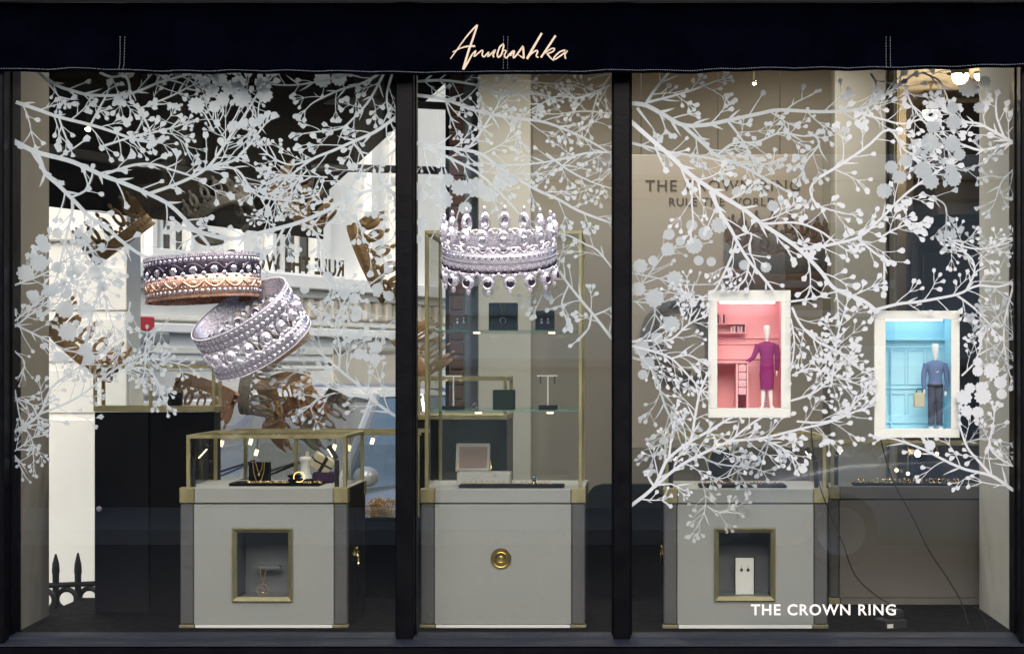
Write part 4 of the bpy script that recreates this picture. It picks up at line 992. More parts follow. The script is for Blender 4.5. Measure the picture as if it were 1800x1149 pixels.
obj('door_edge', MB().box(x0+W*.185, x0+W*.20, yb-.02, yb-.0005, z0+.001, z0+H*.735), 'blue_deep', bl)
yd = ya+.05
dl2 = doll('white headed doll in blue shirt and dark trousers carrying a cream bag', ax(1644, yd), z0+.001, yd, .305, 'denim', 'trousers', False,
     [(-.105, 0, .765), (-.13, 0, .66), (-.14, -.01, .56), (-.135, -.02, .475), (-.13, -.02, .42)], [(.105, 0, .765), (.13, 0, .66), (.135, -.01, .55), (.12, -.02, .45), (.11, -.03, .39)])
obj('belt', MB().torus(.080*.305, .008*.305, 24, 6, Matrix.Translation((ax(1644, yd), yd, z0+.305*.515)) @ Matrix.Diagonal((1.08, .76, 2, 1))), 'ink', dl2)
obj('pendant', MB().torus(.006, .0012, 16, 5, Matrix.Translation((ax(1644, yd)+.002, yd-.021, z0+.305*.69)) @ FRONT), 'silver', dl2)
bg_ = thing('tote_bag', at(1614, 722, yd-.01), 'small cream tote bag in the hand of the blue shirted doll', 'bag')
obj('body', MB().box(ax(1606, yd), ax(1624, yd), yd-.016, yd+.004, az(715, yd), az(690, yd), .002), 'tote', bg_)
obj('handle', MB().torus(.0105, .0018, 20, 6, Matrix.Translation(at(1616, 688, yd-.008)) @ FRONT), 'ink', bg_)
for pts, k, r in CORDS: obj('power_cord', MB().tube([at(*p) for p in pts], r, n=6), 'rubber_black', pk if k == 'p' else bl)
# pane lettering
c = at(1448, 1080, -.004)
wl = thing('window_lettering', c, '', 'lettering'); letters(wl, text_mb('THE CROWN RING', .0535, Matrix.Translation(c) @ FRONT, .0008, .0004, space=1.13), 'letter_white'); tag(wl, 'white THE CROWN RING lettering low on the front pane', 'lettering')

# ------------------------------------------------------------------ crown rings
def ring_parts(t, T, Rr, H, spec, par_m, arc=None):
    """spec: list of rows; T maps ring space (axis z) to world"""
    for row in spec:
        kind = row[0]
        if kind == 'band':                                   # name, r scale, z0, z1, thickness, material
            _, nm, rs, za, zb, th, mm = row
            r = Rr*rs; b = MB(T)
            b.lathe([(r, za*H), (r+th*.5, za*H+.06*H*(zb-za)), (r+th*.5, zb*H-.06*H*(zb-za)), (r, zb*H), (r-th*.8, zb*H), (r-th*.8, za*H)], 72 if not arc else 40, close=True, **(dict(a0=R(-90-arc), a1=R(-90+arc)) if arc else {}))
            obj(nm, b, mm, t)
        elif kind == 'gems':                                 # z, n, size, material, offset
            _, nm, z, n, s, mm, ph = row
            b = MB(T)
            for i in range(n):
                a = 2*math.pi*(i+ph)/n; M = Matrix.Rotation(a, 4, 'Z') @ Matrix.Translation((Rr*1.005, 0, z*H)) @ Matrix.Rotation(R(90), 4, 'Y')
                b.lathe([(s*1.0, -.2*s), (s, .1*s), (s*.78, .42*s), (s*.5, .62*s), (.0001, .64*s)], 7, M @ Matrix.Rotation(rnd.random(), 4, 'Z'), smooth=False)
            obj(nm, b, mm, t, kind='stuff')
        elif kind == 'beads':
            _, nm, z, n, s, mm = row; b = MB(T)
            for i in range(n):
                a = 2*math.pi*i/n
                if arc and math.sin(a) > -math.cos(R(arc)): continue
                b.ball((Rr*1.02*math.cos(a), Rr*1.02*math.sin(a), z*H), s, 6, 5)
            obj(nm, b, mm, t, kind='stuff')
        elif kind == 'arcs':                                 # scallops: z base, rise, n, wire radius, material
            _, nm, z, rise, n, s, mm = row; b = MB(T)
            for i in range(n):
                pts = []
                for k in range(9):
                    a = 2*math.pi*(i+k/8)/n; pts.append((Rr*1.02*math.cos(a), Rr*1.02*math.sin(a), (z+rise*math.sin(math.pi*k/8))*H))
                b.tube(pts, s, n=6, cap=False)
            obj(nm, b, mm, t, kind='stuff')
        elif kind == 'points':                               # z, n, size (w, h), material, gem material, up
            _, nm, z, n, (pw, ph), mm, gm, up, off = row
            for i in range(n):
                a = 2*math.pi*(i+off)/n
                if arc and math.sin(a) > -math.cos(R(arc-4)): continue
                M = Matrix.Rotation(a, 4, 'Z') @ Matrix.Translation((Rr*.99, 0, z*H)) @ Matrix.Diagonal((1, 1, up, 1))
                b = MB(lambda v, M=M: T(M @ v))
                th = pw*.30
                b.lathe([(pw*.36, -th), (pw*.5, -th*.3), (pw*.5, th*.3), (pw*.36, th), (pw*.27, th*.6), (pw*.27, -th*.6)], 14, Matrix.Translation((0, 0, ph*.46)) @ Matrix.Diagonal((1, 1, ph/pw*.72, 1)) @ Matrix.Rotation(R(90), 4, 'Y'), close=True)
                b.ball((0, 0, ph*.92), pw*.20, 8, 6, (.8, .9, 1.5))
                for s_ in (-1, 1): b.ball((0, s_*pw*.42, ph*.12), pw*.22, 8, 6); b.tube([(0, s_*pw*.95, -ph*.05), (0, s_*pw*.6, ph*.10), (0, s_*pw*.3, ph*.05)], pw*.10, n=6)
                p = obj(nm, b, mm, t)
                if gm:
                    b = MB(lambda v, M=M: T(M @ v)); b.lathe([(pw*.33, -.1*pw), (pw*.33, .12*pw), (pw*.2, .26*pw), (.0001, .3*pw)], 8, Matrix.Translation((th*.4, 0, ph*.46)) @ Matrix.Rotation(R(90), 4, 'Y'), smooth=False)
                    obj('stone', b, gm, p)
def ring_at(name, label, px, py, y, eul, sq, nrm=None, cat='ring', group=None):
    """Empty plus the map from ring space into the world: turned, then flattened along the pane's normal as a relief"""
    c = at(px, py, y); t = thing(name, c, label, cat, group); Rm = Euler(eul, 'XYZ').to_matrix()
    n = Vector(nrm).normalized() if nrm else Vector((0, 1, 0))
    def T(v, Rm=Rm, n=n, c=c):
        q = Rm @ v; return c+q+n*(q.dot(n)*(sq-1))
    return t, T
yr_ = -.06
# silver crown ring with dark drops
t, T = ring_at('crown_ring', 'large silver crown ring with black stone drops on the middle pane', 878, 452, yr_, (R(11), R(-1), 0), .28)
Rr, H = .194, .085
ring_parts(t, T, Rr, H, [('band', 'band', 1, .02, .52, .010, 'pave_base'), ('band', 'rim', 1.01, -.06, .06, .012, 'silver'), ('band', 'liner', .965, .04, .60, .004, 'silver'),
    ('gems', 'diamonds', .36, 56, .0095, 'diamond', 0), ('beads', 'beads', .17, 150, .0026, 'silver'), ('beads', 'beads', .53, 150, .0026, 'silver'), ('band', 'dark_band', .99, -.32, -.06, .008, 'oxidised'),
    ('gems', 'dark_stones', -.20, 42, .0085, 'gem_black', .2), ('beads', 'beads', -.08, 160, .0028, 'silver'), ('beads', 'beads', -.33, 160, .0028, 'silver'), ('arcs', 'scallops', .52, .26, 17, .0038, 'silver'),
    ('points', 'crown_point', .56, 17, (.042, .100), 'silver', 'diamond', 1, 0), ('points', 'drop', -.30, 16, (.046, .070), 'silver', 'gem_black', -1, .5)], None)
# rose gold and black ring
t, T = ring_at('jewelled_ring', 'large band ring in black and rose gold set with diamonds, above the silver ring', 356, 490, yr_, (R(-3), R(-3.5), 0), .28)
Rr, H = .196, .150
T0 = T; T = lambda v, T0=T0, H=H: T0(v-Vector((0, 0, H/2)))
ring_parts(t, T, Rr, H, [('band', 'upper_band', 1, .52, 1, .008, 'oxidised'), ('band', 'lower_band', 1, 0, .515, .008, 'gold_rose'), ('band', 'rim', 1.015, .965, 1.02, .010, 'silver'), ('band', 'rim', 1.015, -.01, .05, .010, 'gold_rose'),
    ('gems', 'diamonds', .86, 60, .0088, 'diamond', 0), ('beads', 'beads', .945, 150, .003, 'silver'), ('arcs', 'scallops', .62, .14, 17, .0045, 'oxidised'), ('gems', 'diamonds', .62, 17, .0150, 'diamond', .5), ('gems', 'diamonds', .47, 34, .0090, 'diamond', .25), ('gems', 'diamonds', .53, 17, .0105, 'diamond', 0), ('gems', 'diamonds', .71, 34, .0060, 'diamond', .25), ('beads', 'beads', .40, 120, .0032, 'gold_rose'),
    ('arcs', 'scallops', .36, -.14, 17, .0045, 'gold_rose'), ('gems', 'diamonds', .14, 62, .0082, 'diamond', 0), ('gems', 'rose_stones', .31, 17, .0115, 'gold_rose', .5), ('gems', 'diamonds', .27, 34, .0055, 'diamond', .25), ('beads', 'beads', .24, 100, .0035, 'gold_rose')], None)
# tilted pave ring
t, T = ring_at('jewelled_ring', 'large silver ring paved with diamonds, tilted on the pane over the brown crowns', 441, 578, yr_, (R(18), R(-31), 0), .28)
Rr, H = .186, .175
T0 = T; T = lambda v, T0=T0, H=H: T0(v-Vector((0, 0, H/2)))
ring_parts(t, T, Rr, H, [('band', 'upper_band', 1, .66, 1, .008, 'pave_base'), ('band', 'lower_band', 1, 0, .30, .008, 'pave_base'), ('band', 'liner', .97, .66, .99, .003, 'silver'), ('band', 'liner', .97, .01, .30, .003, 'silver'), ('beads', 'beads', .985, 150, .003, 'silver'), ('gems', 'diamonds', .90, 60, .0088, 'diamond', 0), ('gems', 'diamonds', .76, 56, .0100, 'diamond', .5),
    ('gems', 'diamonds', .23, 56, .0100, 'diamond', 0), ('gems', 'diamonds', .085, 60, .0088, 'diamond', .5), ('beads', 'beads', .005, 150, .003, 'silver'),
    ('points', 'crown_point', .28, 16, (.042, .070), 'silver', 'diamond', 1, .5), ('points', 'crown_point', .68, 16, (.026, .040), 'silver', 'diamond', -1, 0)], None)
# brown-backed crowns fixed along the side window
nn = (LN.x, LN.y, 0)
def brown(px, py, diam_px, hpx, eul, m, label, up=1, npt=14, off=-.03, sq=.3, arc=100):
    u = u_at(px, off); p = side(u, off); s = (D0+p.y)/D0/500
    t, T = ring_at('crown_cutout', label, px, py, p.y, tuple(R(e) for e in eul), sq, None, 'crown', 'brown crowns along the side window')
    Rr = diam_px*s/2; H = hpx*s*.30; pw = 2*math.pi*Rr/npt*.66
    ring_parts(t, T, Rr, H, [('band', 'band', 1, 0, 1, .012, m), ('beads', 'beads', .5, int(npt*3), .008, m), ('band', 'rim', 1.02, -.08, .12, .014, m), ('points', 'crown_point', .95, npt, (pw, hpx*s*.72), m, None, 1, .3)], None, arc)
    return t
brown(220, 430, 122, 74, (4, -36, 0), 'bronze_brown', 'brown crown standing tilted against the white porch, above the rose gold ring')
brown(395, 392, 112, 64, (-30, -28, 0), 'bronze_grey', 'grey brown crown tipped away below the black awning edge', arc=160)
brown(512, 372, 118, 70, (6, 42, 0), 'bronze_brown', 'brown crown leaning downhill at the awning corner')
brown(642, 464, 142, 68, (4, 66, 0), 'bronze_brown', 'brown crown turned on its side by the reversed lettering')
brown(138, 622, 142, 74, (6, 40, 0), 'bronze_tan', 'tan crown sliding downwards above the navy cabinet')
brown(712, 636, 84, 84, (-4, 58, 0), 'bronze_tan', 'tan crown half hidden behind the first mullion')
brown(366, 676, 108, 66, (186, 20, 0), 'bronze_red', 'reddish brown upturned crown beside the navy cabinet glass top')
brown(432, 680, 90, 60, (10, 98, 0), 'bronze_grey', 'dark grey crown on edge below the diamond paved ring')
brown(505, 622, 100, 66, (4, -36, 0), 'bronze_brown', 'brown crown directly behind the diamond paved ring')
brown(498, 668, 92, 62, (196, -12, 0), 'bronze_tan', 'tan upturned crown over the silver car', arc=165)
brown(506, 716, 108, 56, (192, -38, 0), 'bronze_red', 'coppery upturned crown just above the long counter case', arc=160)
brown(552, 722, 104, 56, (184, -54, 0), 'bronze_grey', 'grey upturned crown with steep tilt over the car bonnet')
# two on the poster
t, T = ring_at('crown_print', 'dark grey ring image on the taupe poster beside the mullion', 1186, 606, YP-.02, (R(74), R(20), R(30)), .10, None, 'ring'); ring_parts(t, T, .20, .10, [('band', 'band', 1, 0, 1, .02, 'print_grey'), ('gems', 'stones', .5, 30, .02, 'print_grey', 0), ('points', 'crown_point', .9, 12, (.06, .09), 'print_grey', None, 1, 0)], None)
t, T = ring_at('crown_print', 'brown crown ring image on the taupe poster above the pink box', 1362, 500, YP-.02, (R(12), 0, R(10)), .10, None, 'ring'); ring_parts(t, T, .245, .26, [('band', 'band', 1, 0, .4, .02, 'print_brown'), ('gems', 'stones', .2, 30, .022, 'print_brown', 0), ('band', 'band', 1, .4, .8, .02, 'print_grey'), ('gems', 'stones', .6, 26, .02, 'print_grey', 0), ('points', 'crown_point', .78, 18, (.055, .12), 'print_brown', None, 1, .25)], None)

# ------------------------------------------------------------------ ceiling lights of the shop
def bulb(px, py, y, r, label, power, m='lamp_warm', drop=.25):
    c = at(px, py, y); t = thing('ceiling_spot', c, label, 'spotlight', 'warm shop ceiling lights')
    obj('stem', MB().tube([c+Vector((0, 0, r)), Vector((c.x, c.y, 3.299))], .006, n=6), 'brass', t)
    obj('cup', MB().lathe([(r*.3, r*1.6), (r*1.05, r*.9), (r*1.1, r*.2)], 16, Matrix.Translation(c)), 'spot_body', t)
    obj('bulb', MB().ball(c, r, 14, 10), m, t)
    if power:
        L = bpy.data.lights.new('bulb_light', 'POINT'); L.energy = power; L.color = (1, .80, .56); L.shadow_soft_size = r*1.5
        lo = bpy.data.objects.new('bulb_light', L); C.objects.link(lo); lo.parent = t; lo.location = (0, 0, -r*2.2)
bulb(1688, 134, 4.2, .050, 'bright warm bulb at the top of the opening beside the reveal wall', 7)
bulb(1722, 133, 4.5, .032, 'smaller warm bulb next to the brightest bulb under the hem', 0)
bulb(1636, 198, 4.9, .050, 'warm globe bulb hanging lower in the inner room', 7)
bulb(1580, 228, 5.0, .022, 'dim small bulb in the inner room, lowest', 0)
bulb(1660, 200, 5.2, .024, 'small bulb just behind the warm globe', 0)
bulb(1326, 146, 2.2, .010, 'faint small spot in front of the poster wires', 5, 'lamp_small')
def downlight(x, y, label, power):
    t = thing('ceiling_downlight', (x, y, 3.29), label, 'spotlight', 'recessed shop downlights')
    obj('rim', MB().lathe([(.021, 0), (.034, -.006), (.037, 0)], 20, Matrix.Translation((x, y, 3.296))), 'frame_white', t)
    obj('lens', MB().lathe([(.020, 0), (.0005, -.001)], 20, Matrix.Translation((x, y, 3.292))), 'lamp_warm', t)
    L = bpy.data.lights.new('downlight_beam', 'SPOT'); L.energy = power; L.color = (1, .94, .85); L.spot_size = R(165); L.spot_blend = .8; L.shadow_soft_size = .05
    lo = bpy.data.objects.new('downlight_beam', L); C.objects.link(lo); lo.parent = t; lo.location = (0, 0, -.03)
for i, (x, y) in enumerate(((-.9, 1.0), (.15, 1.4), (1.1, 1.4), (.5, 2.4), (1.3, 2.6), (-.15, 2.35))):  # last one is added, standing in for side window daylight on the pillar
    downlight(x, y, 'recessed round downlight in the shop ceiling, %s' % ('over the low glass case', 'over the shelved case', 'over the earring cabinet', 'before the poster', 'before the pilaster', 'added to brighten the stone pillar')[i], (34, 34, 34, 15, 22, 42)[i])

# ------------------------------------------------------------------ vinyl branches on the panes
PANES = {'L': (28, 697), 'M': (733, 1075), 'R': (1111, 1779)}
KEEP = [(1248, 1387, 514, 731), (1540, 1684, 550, 766), (1316, 1580, 1050, 1090)]
LEV = [0]
class Spray:
    def __init__(self, pane, m, seed, y=-.005):
        self.x0, self.x1 = PANES[pane]; self.m = m; self.r = random.Random(seed); self.stems = []; self.stem = MB(); self.buds = MB(); self.blossoms = []; self.y = y
    def lev(self): LEV[0] = (LEV[0]+1) % 97; return self.y-LEV[0]*.00003
    def ok(self, p, e=0): return self.x0-9+e < p.x < self.x1+9-e and 122 < p.y < 1106 and not any(a < p.x < b and c < p.y < d for a, b, c, d in KEEP)
    def ribbon(self, pts, w0, w1, step=7):
        path = smooth_path(pts, step); n = len(path); y = self.lev(); cur = []
        for i, p in enumerate(path):
            t = (path[min(i+1, n-1)]-path[max(i-1, 0)])
            if t.length < 1e-6: continue
            t.normalize(); nn = Vector((-t.y, t.x)); wd = max(.35, (w0+(w1-w0)*i/(n-1))*.5)
            if self.ok(p): cur.append((p+nn*wd, p-nn*wd))
            else:
                self.flush(cur, y); cur = []
        self.flush(cur, y); return path
    def clampx(self, p): return Vector((min(self.x1+9, max(self.x0-9, p.x)), p.y))
    def flush(self, cur, y):
        if len(cur) < 2: return
        vs = []
        for a, b in cur: vs += [at(*self.clampx(a), 0), at(*self.clampx(b), 0)]
        self.stem.add([(v.x, y, v.z) for v in vs], [(2*i, 2*i+2, 2*i+3, 2*i+1) for i in range(len(cur)-1)])
    def bud(self, p, ang, r):
        if not self.ok(p, r): return
        g = self.r; n = 13; ph = g.random()*6; y = self.lev(); lob = g.choice((0, 3, 5, 5)); vs = []
        for i in range(n):
            a = 2*math.pi*i/n; rr = r*(1+.16*math.cos(lob*a+ph)*(lob > 0)+g.uniform(-.05, .05))
            q = Vector((math.cos(a)*rr*1.08, math.sin(a)*rr*.95)); back = max(0, -math.cos(a)); q.y *= 1-.55*back; q.x *= 1+.35*back
            vs.append(p+Vector((q.x*math.cos(ang)-q.y*math.sin(ang), q.x*math.sin(ang)+q.y*math.cos(ang))))
        ww = [at(*v, 0) for v in vs]; self.buds.add([(v.x, y, v.z) for v in ww], [tuple(range(n))])
    def leaf(self, p, ang, L, w):
        g = self.r; bend = g.uniform(-.35, .35); pts = []
        d = Vector((math.cos(ang), math.sin(ang))); n = Vector((-d.y, d.x)); y = self.lev(); A = []; B = []
        for i in range(8):
            t = i/7; c = p+d*L*t+n*bend*L*t*t*.6; wd = w*.5*(math.sin(math.pi*min(1, t*.8+.2))**.8)*(1-t*.35) if t < 1 else .1
            if not self.ok(c): break
            A.append((c+n*wd, c-n*wd))
        self.flush(A, y)
    def twig(self, p, ang, L, w, br, depth):
        g = self.r; bend = g.uniform(-.55, .55); d = Vector((math.cos(ang), math.sin(ang))); n = Vector((-d.y, d.x))
        P = [p+d*L*t+n*bend*L*.45*t*t for t in (0, .3, .6, 1)]
        self.ribbon(P, w, w*.62, 5); ea = math.atan2((P[3]-P[2]).y, (P[3]-P[2]).x)
        if depth <= 0: self.bud(P[3]+Vector((math.cos(ea), math.sin(ea)))*br*.6, ea, br*g.uniform(.8, 1.2)); return
        k = g.choice((2, 3, 3, 4)) if depth == 1 else g.choice((2, 2, 3))
        for i in range(k):
            self.twig(P[3], ea+(i-(k-1)/2)*g.uniform(.40, .62)+g.uniform(-.12, .12), L*g.uniform(.36, .62), w*.72, br, depth-1)
        for t, q in ((.45, P[1]*.5+P[2]*.5), (.75, P[2]*.6+P[3]*.4)):
            if g.random() < .7: self.twig(q, ang+g.choice((-1, 1))*g.uniform(.45, .9), L*g.uniform(.3, .5), w*.65, br, 0 if depth == 1 or g.random() < .6 else depth-1)
        if g.random() < .35: self.leaf(P[1], ang+g.choice((-1, 1))*.5, L*.3, w*.9)
    def root(self, pts):
        a, b = Vector(pts[0]), Vector(pts[1])
        if a.x < self.x0+6 or a.x > self.x1-6: pts = [tuple(a+(a-b).normalized()*16)]+list(pts)
        return pts
    def branch(self, pts, w0, w1, br=6, L=62, gap=34, depth=1, start=.12, leaf=.5, side=0, endL=.7):
        self.stem = MB(); self.stems.append(self.stem); gap *= .86; pts = self.root(pts); br *= .68; L *= .92; w0 *= .9; w1 *= .9; g = self.r; path = self.ribbon(pts, w0, w1); n = len(path); acc = g.uniform(0, gap*.5); sgn = g.choice((-1, 1))
        tot = sum((path[i+1]-path[i]).length for i in range(n-1)); run = 0
        for i in range(1, n):
            sl = (path[i]-path[i-1]).length; run += sl; acc += sl; f = run/max(1, tot)
            if acc > gap and f > start:
                acc = g.uniform(-gap*.25, gap*.25); t = path[i]-path[i-1]; a = math.atan2(t.y, t.x); sgn = side or -sgn
                w = (w0+(w1-w0)*f)
                self.twig(path[i], a+sgn*g.uniform(.5, .95), L*g.uniform(.6, 1.2)*(1-.25*f), max(1.5, w*.42), br*g.uniform(.85, 1.1), depth if g.random() < .8 else 0)
                if g.random() < leaf: self.leaf(path[i], a-sgn*g.uniform(.35, .7), g.uniform(16, 38), max(3, w*.75))
        t = path[-1]-path[-2]; self.twig(path[-1], math.atan2(t.y, t.x), L*endL, max(1.8, w1), br, depth)
    def blossom(self, x, y, r):
        p = Vector((x, y)); g = self.r; n = 72; ph = g.random()*6; k = g.choice((9, 10, 11, 12)); lv = self.lev()
        if not (self.x0-2 < x < self.x1+2): return
        vs = [at(min(self.x1, max(self.x0, x+r*(.90+.22*abs(math.cos(k*a*.5+ph))+g.uniform(-.025, .025))*math.cos(a))), max(126, y+r*(.86+.22*abs(math.cos(k*a*.5+ph))+g.uniform(-.025, .025))*math.sin(a)), 0) for a in [2*math.pi*i/n for i in range(n)]]
        b = MB(); b.add([(v.x, lv-.0004, v.z) for v in vs], [tuple(range(n))]); self.blossoms.append(b)
    def stalk(self, pts, w=2.6): self.stem = MB(); self.stems.append(self.stem); self.ribbon(pts, w, w*.7)
    def finish(self, label, cx, cyy):
        t = thing('branch_decal', at(cx, cyy, self.y), label, 'window decal', 'vinyl branches on the front panes')
        for st_ in self.stems:
            if st_.v: obj('stem', st_, self.m, t)
        if self.buds.v: obj('buds', self.buds, self.m, t, kind='stuff')
        for b in self.blossoms: obj('blossom', b, self.m, t)
WH, FW, FR, FA = 'vinyl_white', 'vinyl_shade_tone', 'vinyl_frost', 'vinyl_faint'
def spray(pane, m, seed, label, branches, flowers=(), stalks=(), y=-.005):
    s = Spray(pane, m, seed, y)
    for a in branches: s.branch(a[0], *a[1:3], **(a[3] if len(a) > 3 else {}))
    for a in stalks: s.stalk(*a) if isinstance(a, tuple) else s.stalk(a)
    for f in flowers: s.blossom(*f)
    P = (branches[0][0] if branches else [(flowers[0][0], flowers[0][1])]); s.finish(label, *P[len(P)//2][:2])
BIG = dict(br=8, L=64, gap=40); MID = dict(br=6.2, L=58, gap=30); SML = dict(br=4.4, L=44, gap=20); TINY = dict(br=3.2, L=30, gap=14)
# --- first pane
spray('L', FW, 1, 'thick white vinyl branch sweeping from the corner pier down towards the rose gold ring', [
    ([(29,250),(66,268),(126,284),(180,308),(212,320),(260,340),(298,360),(332,392),(350,410)], 9.5, 7, dict(br=8, L=62, gap=46, depth=0)),
    ([(186,306),(238,290),(276,290),(300,298),(326,306)], 5.5, 4, dict(br=8.5, L=48, gap=34, depth=0)),
    ([(262,341),(320,320),(366,294),(400,248),(430,204),(446,178)], 6.5, 4, dict(br=8.5, L=58, gap=36, depth=1)),
    ([(366,294),(408,284),(428,268),(450,240)], 5.5, 4, dict(br=9, L=46, gap=30, depth=1)), ([(340,300),(410,296),(440,330),(458,346),(500,352)], 5, 4, dict(br=8, L=44, gap=26, depth=0))])
spray('L', FW, 2, 'white vinyl branch dropping steeply from the corner pier to the tilted brown crown', [
    ([(29,252),(66,272),(80,304),(104,326),(128,350),(160,382),(190,402),(212,422),(242,444),(258,452)], 8.5, 6, dict(br=7.5, L=52, gap=44, depth=0)),
    ([(128,352),(128,374),(120,406),(112,440),(106,470)], 6, 4, dict(br=7, L=50, gap=22)), ([(160,382),(160,410),(150,440),(160,470)], 5, 3, dict(br=7, L=46, gap=22)), ([(128,346),(150,336),(160,318)], 4.5, 4, dict(br=8, L=34, gap=24, depth=0))])
spray('L', FW, 3, 'white vinyl branch with round buds level with the second spot, starting at the pier', [
    ([(29,180),(70,194),(104,206),(160,220),(190,229),(226,242)], 7.5, 5, dict(br=7.5, L=56, gap=30)), ([(160,220),(178,186),(186,172)], 4, 3.2, dict(br=8, L=36, gap=26, depth=0)), ([(180,258),(224,244),(260,236),(300,226)], 4.5, 3, dict(br=6.5, L=44, gap=22)), ([(104,206),(112,230),(120,250)], 4, 3, dict(br=7, L=34, gap=20, depth=0))])
spray('L', FW, 4, 'white vinyl branch hanging from the hem beside the pier, with long pointed leaves', [
    ([(64,126),(100,150),(128,160),(164,168),(226,166),(280,146),(330,132)], 6.5, 4, dict(br=6.5, L=50, gap=30, leaf=.8)), ([(176,128),(196,136),(220,134),(228,150),(230,174),(246,196),(256,212)], 5, 4, dict(br=7, L=44, gap=28)), ([(70,128),(90,152),(104,170)], 5, 2, dict(br=5, L=24, gap=60, leaf=1))])
spray('L', FR, 5, 'frosted tangle of small buds high in the dark part of the first pane', [
    ([(250,190),(300,170),(340,150),(380,134)], 3.6, 2.4, dict(br=4.4, L=42, gap=13)), ([(320,210),(300,230),(322,250),(330,262)], 3.2, 2.4, dict(br=4.6, L=40, gap=15)), ([(400,250),(384,226),(372,206)], 3, 2.2, dict(br=4.6, L=40, gap=14)), ([(420,140),(450,200),(440,240),(420,260)], 3.2, 2.4, dict(br=4.6, L=36, gap=16))])
spray('L', FW, 6, 'white vinyl cluster of eleven scalloped blossoms under the hem', [], [(346,132,9),(360,144,10),(373,161,11),(386,139,13),(404,155,12.5),(420,146,12.5),(426,174,15),(392,174,11),(378,188,10),(346,186,14),(464,150,13),(466,168,13)],
    [[(360,150),(380,172),(394,196),(378,226)], [(347,190),(360,200),(374,226)], [(426,180),(412,210),(390,240)], [(464,160),(455,190),(456,226)], [(420,150),(440,190),(452,210)], [(378,190),(380,206),(382,226)]])
spray('L', FR, 7, 'frosted spray fanning from the top corner beside the first mullion', [
    ([(672,127),(640,146),(600,158),(560,176)], 5, 3, dict(br=6.5, L=44, gap=20)), ([(676,128),(650,176),(624,206),(600,226),(560,232)], 5, 3, dict(br=6.5, L=44, gap=22)), ([(690,130),(680,170),(686,210)], 5, 3, dict(br=6, L=40, gap=22)), ([(620,130),(560,144),(520,150),(490,150)], 3.6, 2.6, dict(br=6, L=36, gap=24, depth=0))],
    [(568,140,14), (596,138,13)])
spray('L', FW, 8, 'frosted branch slanting down from the first mullion across the hanging spot', [
    ([(697,206),(660,232),(620,250),(584,266),(550,280),(515,306),(490,330)], 7, 3.4, dict(br=7, L=52, gap=26)), ([(548,280),(512,290),(480,278),(462,262)], 4, 3, dict(br=5, L=36, gap=18)), ([(697,262),(672,286),(668,310),(680,330)], 5, 3, dict(br=8, L=46, gap=24)), ([(620,250),(640,280),(628,310)], 4, 3, dict(br=7, L=44, gap=20))])
spray('L', FW, 9, 'long white vinyl branch running from the first mullion to the thick one above the ring', [
    ([(697,324),(630,342),(580,368),(530,390),(480,404),(440,414),(404,420),(350,408)], 6.5, 8.5, dict(br=6.5, L=50, gap=26)), ([(590,366),(620,378),(634,398),(640,420),(660,440)], 4.6, 3, dict(br=6.5, L=44, gap=22)), ([(530,390),(556,410),(566,434),(570,452)], 4.2, 3, dict(br=5.5, L=40, gap=18)), ([(500,400),(484,430),(470,446),(458,452)], 5, 4, dict(br=6, L=40, gap=22)), ([(640,380),(680,360),(697,350)], 3, 2, dict(br=5, L=36, gap=20))])
spray('L', FW, 10, 'fine white vinyl twigs with tiny buds crowding the awning corner', [
    ([(520,308),(480,316),(456,330)], 3.2, 2.2, dict(br=5, L=40, gap=12)), ([(576,312),(540,310),(500,308)], 3.2, 2.2, dict(br=4.2, L=38, gap=11)), ([(540,300),(510,330),(480,360),(470,390)], 3, 2, dict(br=4, L=36, gap=12)), ([(570,310),(560,340),(530,350)], 3, 2, dict(br=4.5, L=36, gap=14))])
spray('L', FR, 11, 'frosted mass of blossoms and buds on the bright porch wall beside the pier', [
    ([(30,500),(80,480),(130,450),(170,440)], 4, 3, dict(br=7, L=54, gap=20)), ([(100,410),(120,440),(130,480),(110,520)], 4, 3, dict(br=7, L=50, gap=18)), ([(150,420),(170,460),(180,500),(190,540)], 4, 3, dict(br=6.5, L=52, gap=18)), ([(32,560),(70,530),(110,500),(160,490)], 4, 3, dict(br=6.5, L=50, gap=18)), ([(180,500),(160,560),(150,620)], 4, 3, dict(br=6, L=50, gap=20)), ([(230,530),(220,580),(210,620)], 3.4, 2.6, dict(br=5.5, L=46, gap=18))],
    [(70,462,15),(46,480,14.5),(116,544,15),(152,546,14),(120,582,16),(106,628,11),(152,614,11),(158,630,10),(80,434,10.5),(74,422,10),(102,410,9),(140,410,8),(100,470,9),(105,470,10),(168,480,11),(140,474,9),(60,520,10),(92,512,9)])
spray('L', FR, 12, 'frosted branch rising from the foot of the pier past the sliding tan crown', [
    ([(30,756),(70,728),(92,682),(130,652),(152,638)], 6, 4, dict(br=6, L=52, gap=24, leaf=.8)), ([(72,726),(110,712),(150,690),(200,650),(240,628)], 5, 3.5, dict(br=5.5, L=50, gap=22)), ([(30,700),(58,712),(66,730)], 4, 3, dict(br=5, L=36, gap=16)), ([(31,572),(84,598),(120,616),(170,620)], 4.2, 3, dict(br=5.5, L=44, gap=22)), ([(30,572),(60,548),(84,530)], 4, 3, dict(br=5.5, L=38, gap=18))])
spray('L', FR, 13, 'small frosted sprigs climbing the bottom of the corner pier', [
    ([(30,700),(38,740),(56,770),(60,800)], 3.2, 2.2, dict(br=4.6, L=34, gap=13)), ([(30,790),(44,780),(60,768)], 3, 2.2, dict(br=4.6, L=32, gap=12)), ([(30,620),(44,636),(40,660)], 2.6, 2, dict(br=4, L=26, gap=14, depth=0)), ([(32,810),(40,826),(44,834)], 2.6, 2, dict(br=4, L=22, gap=10, depth=0))])
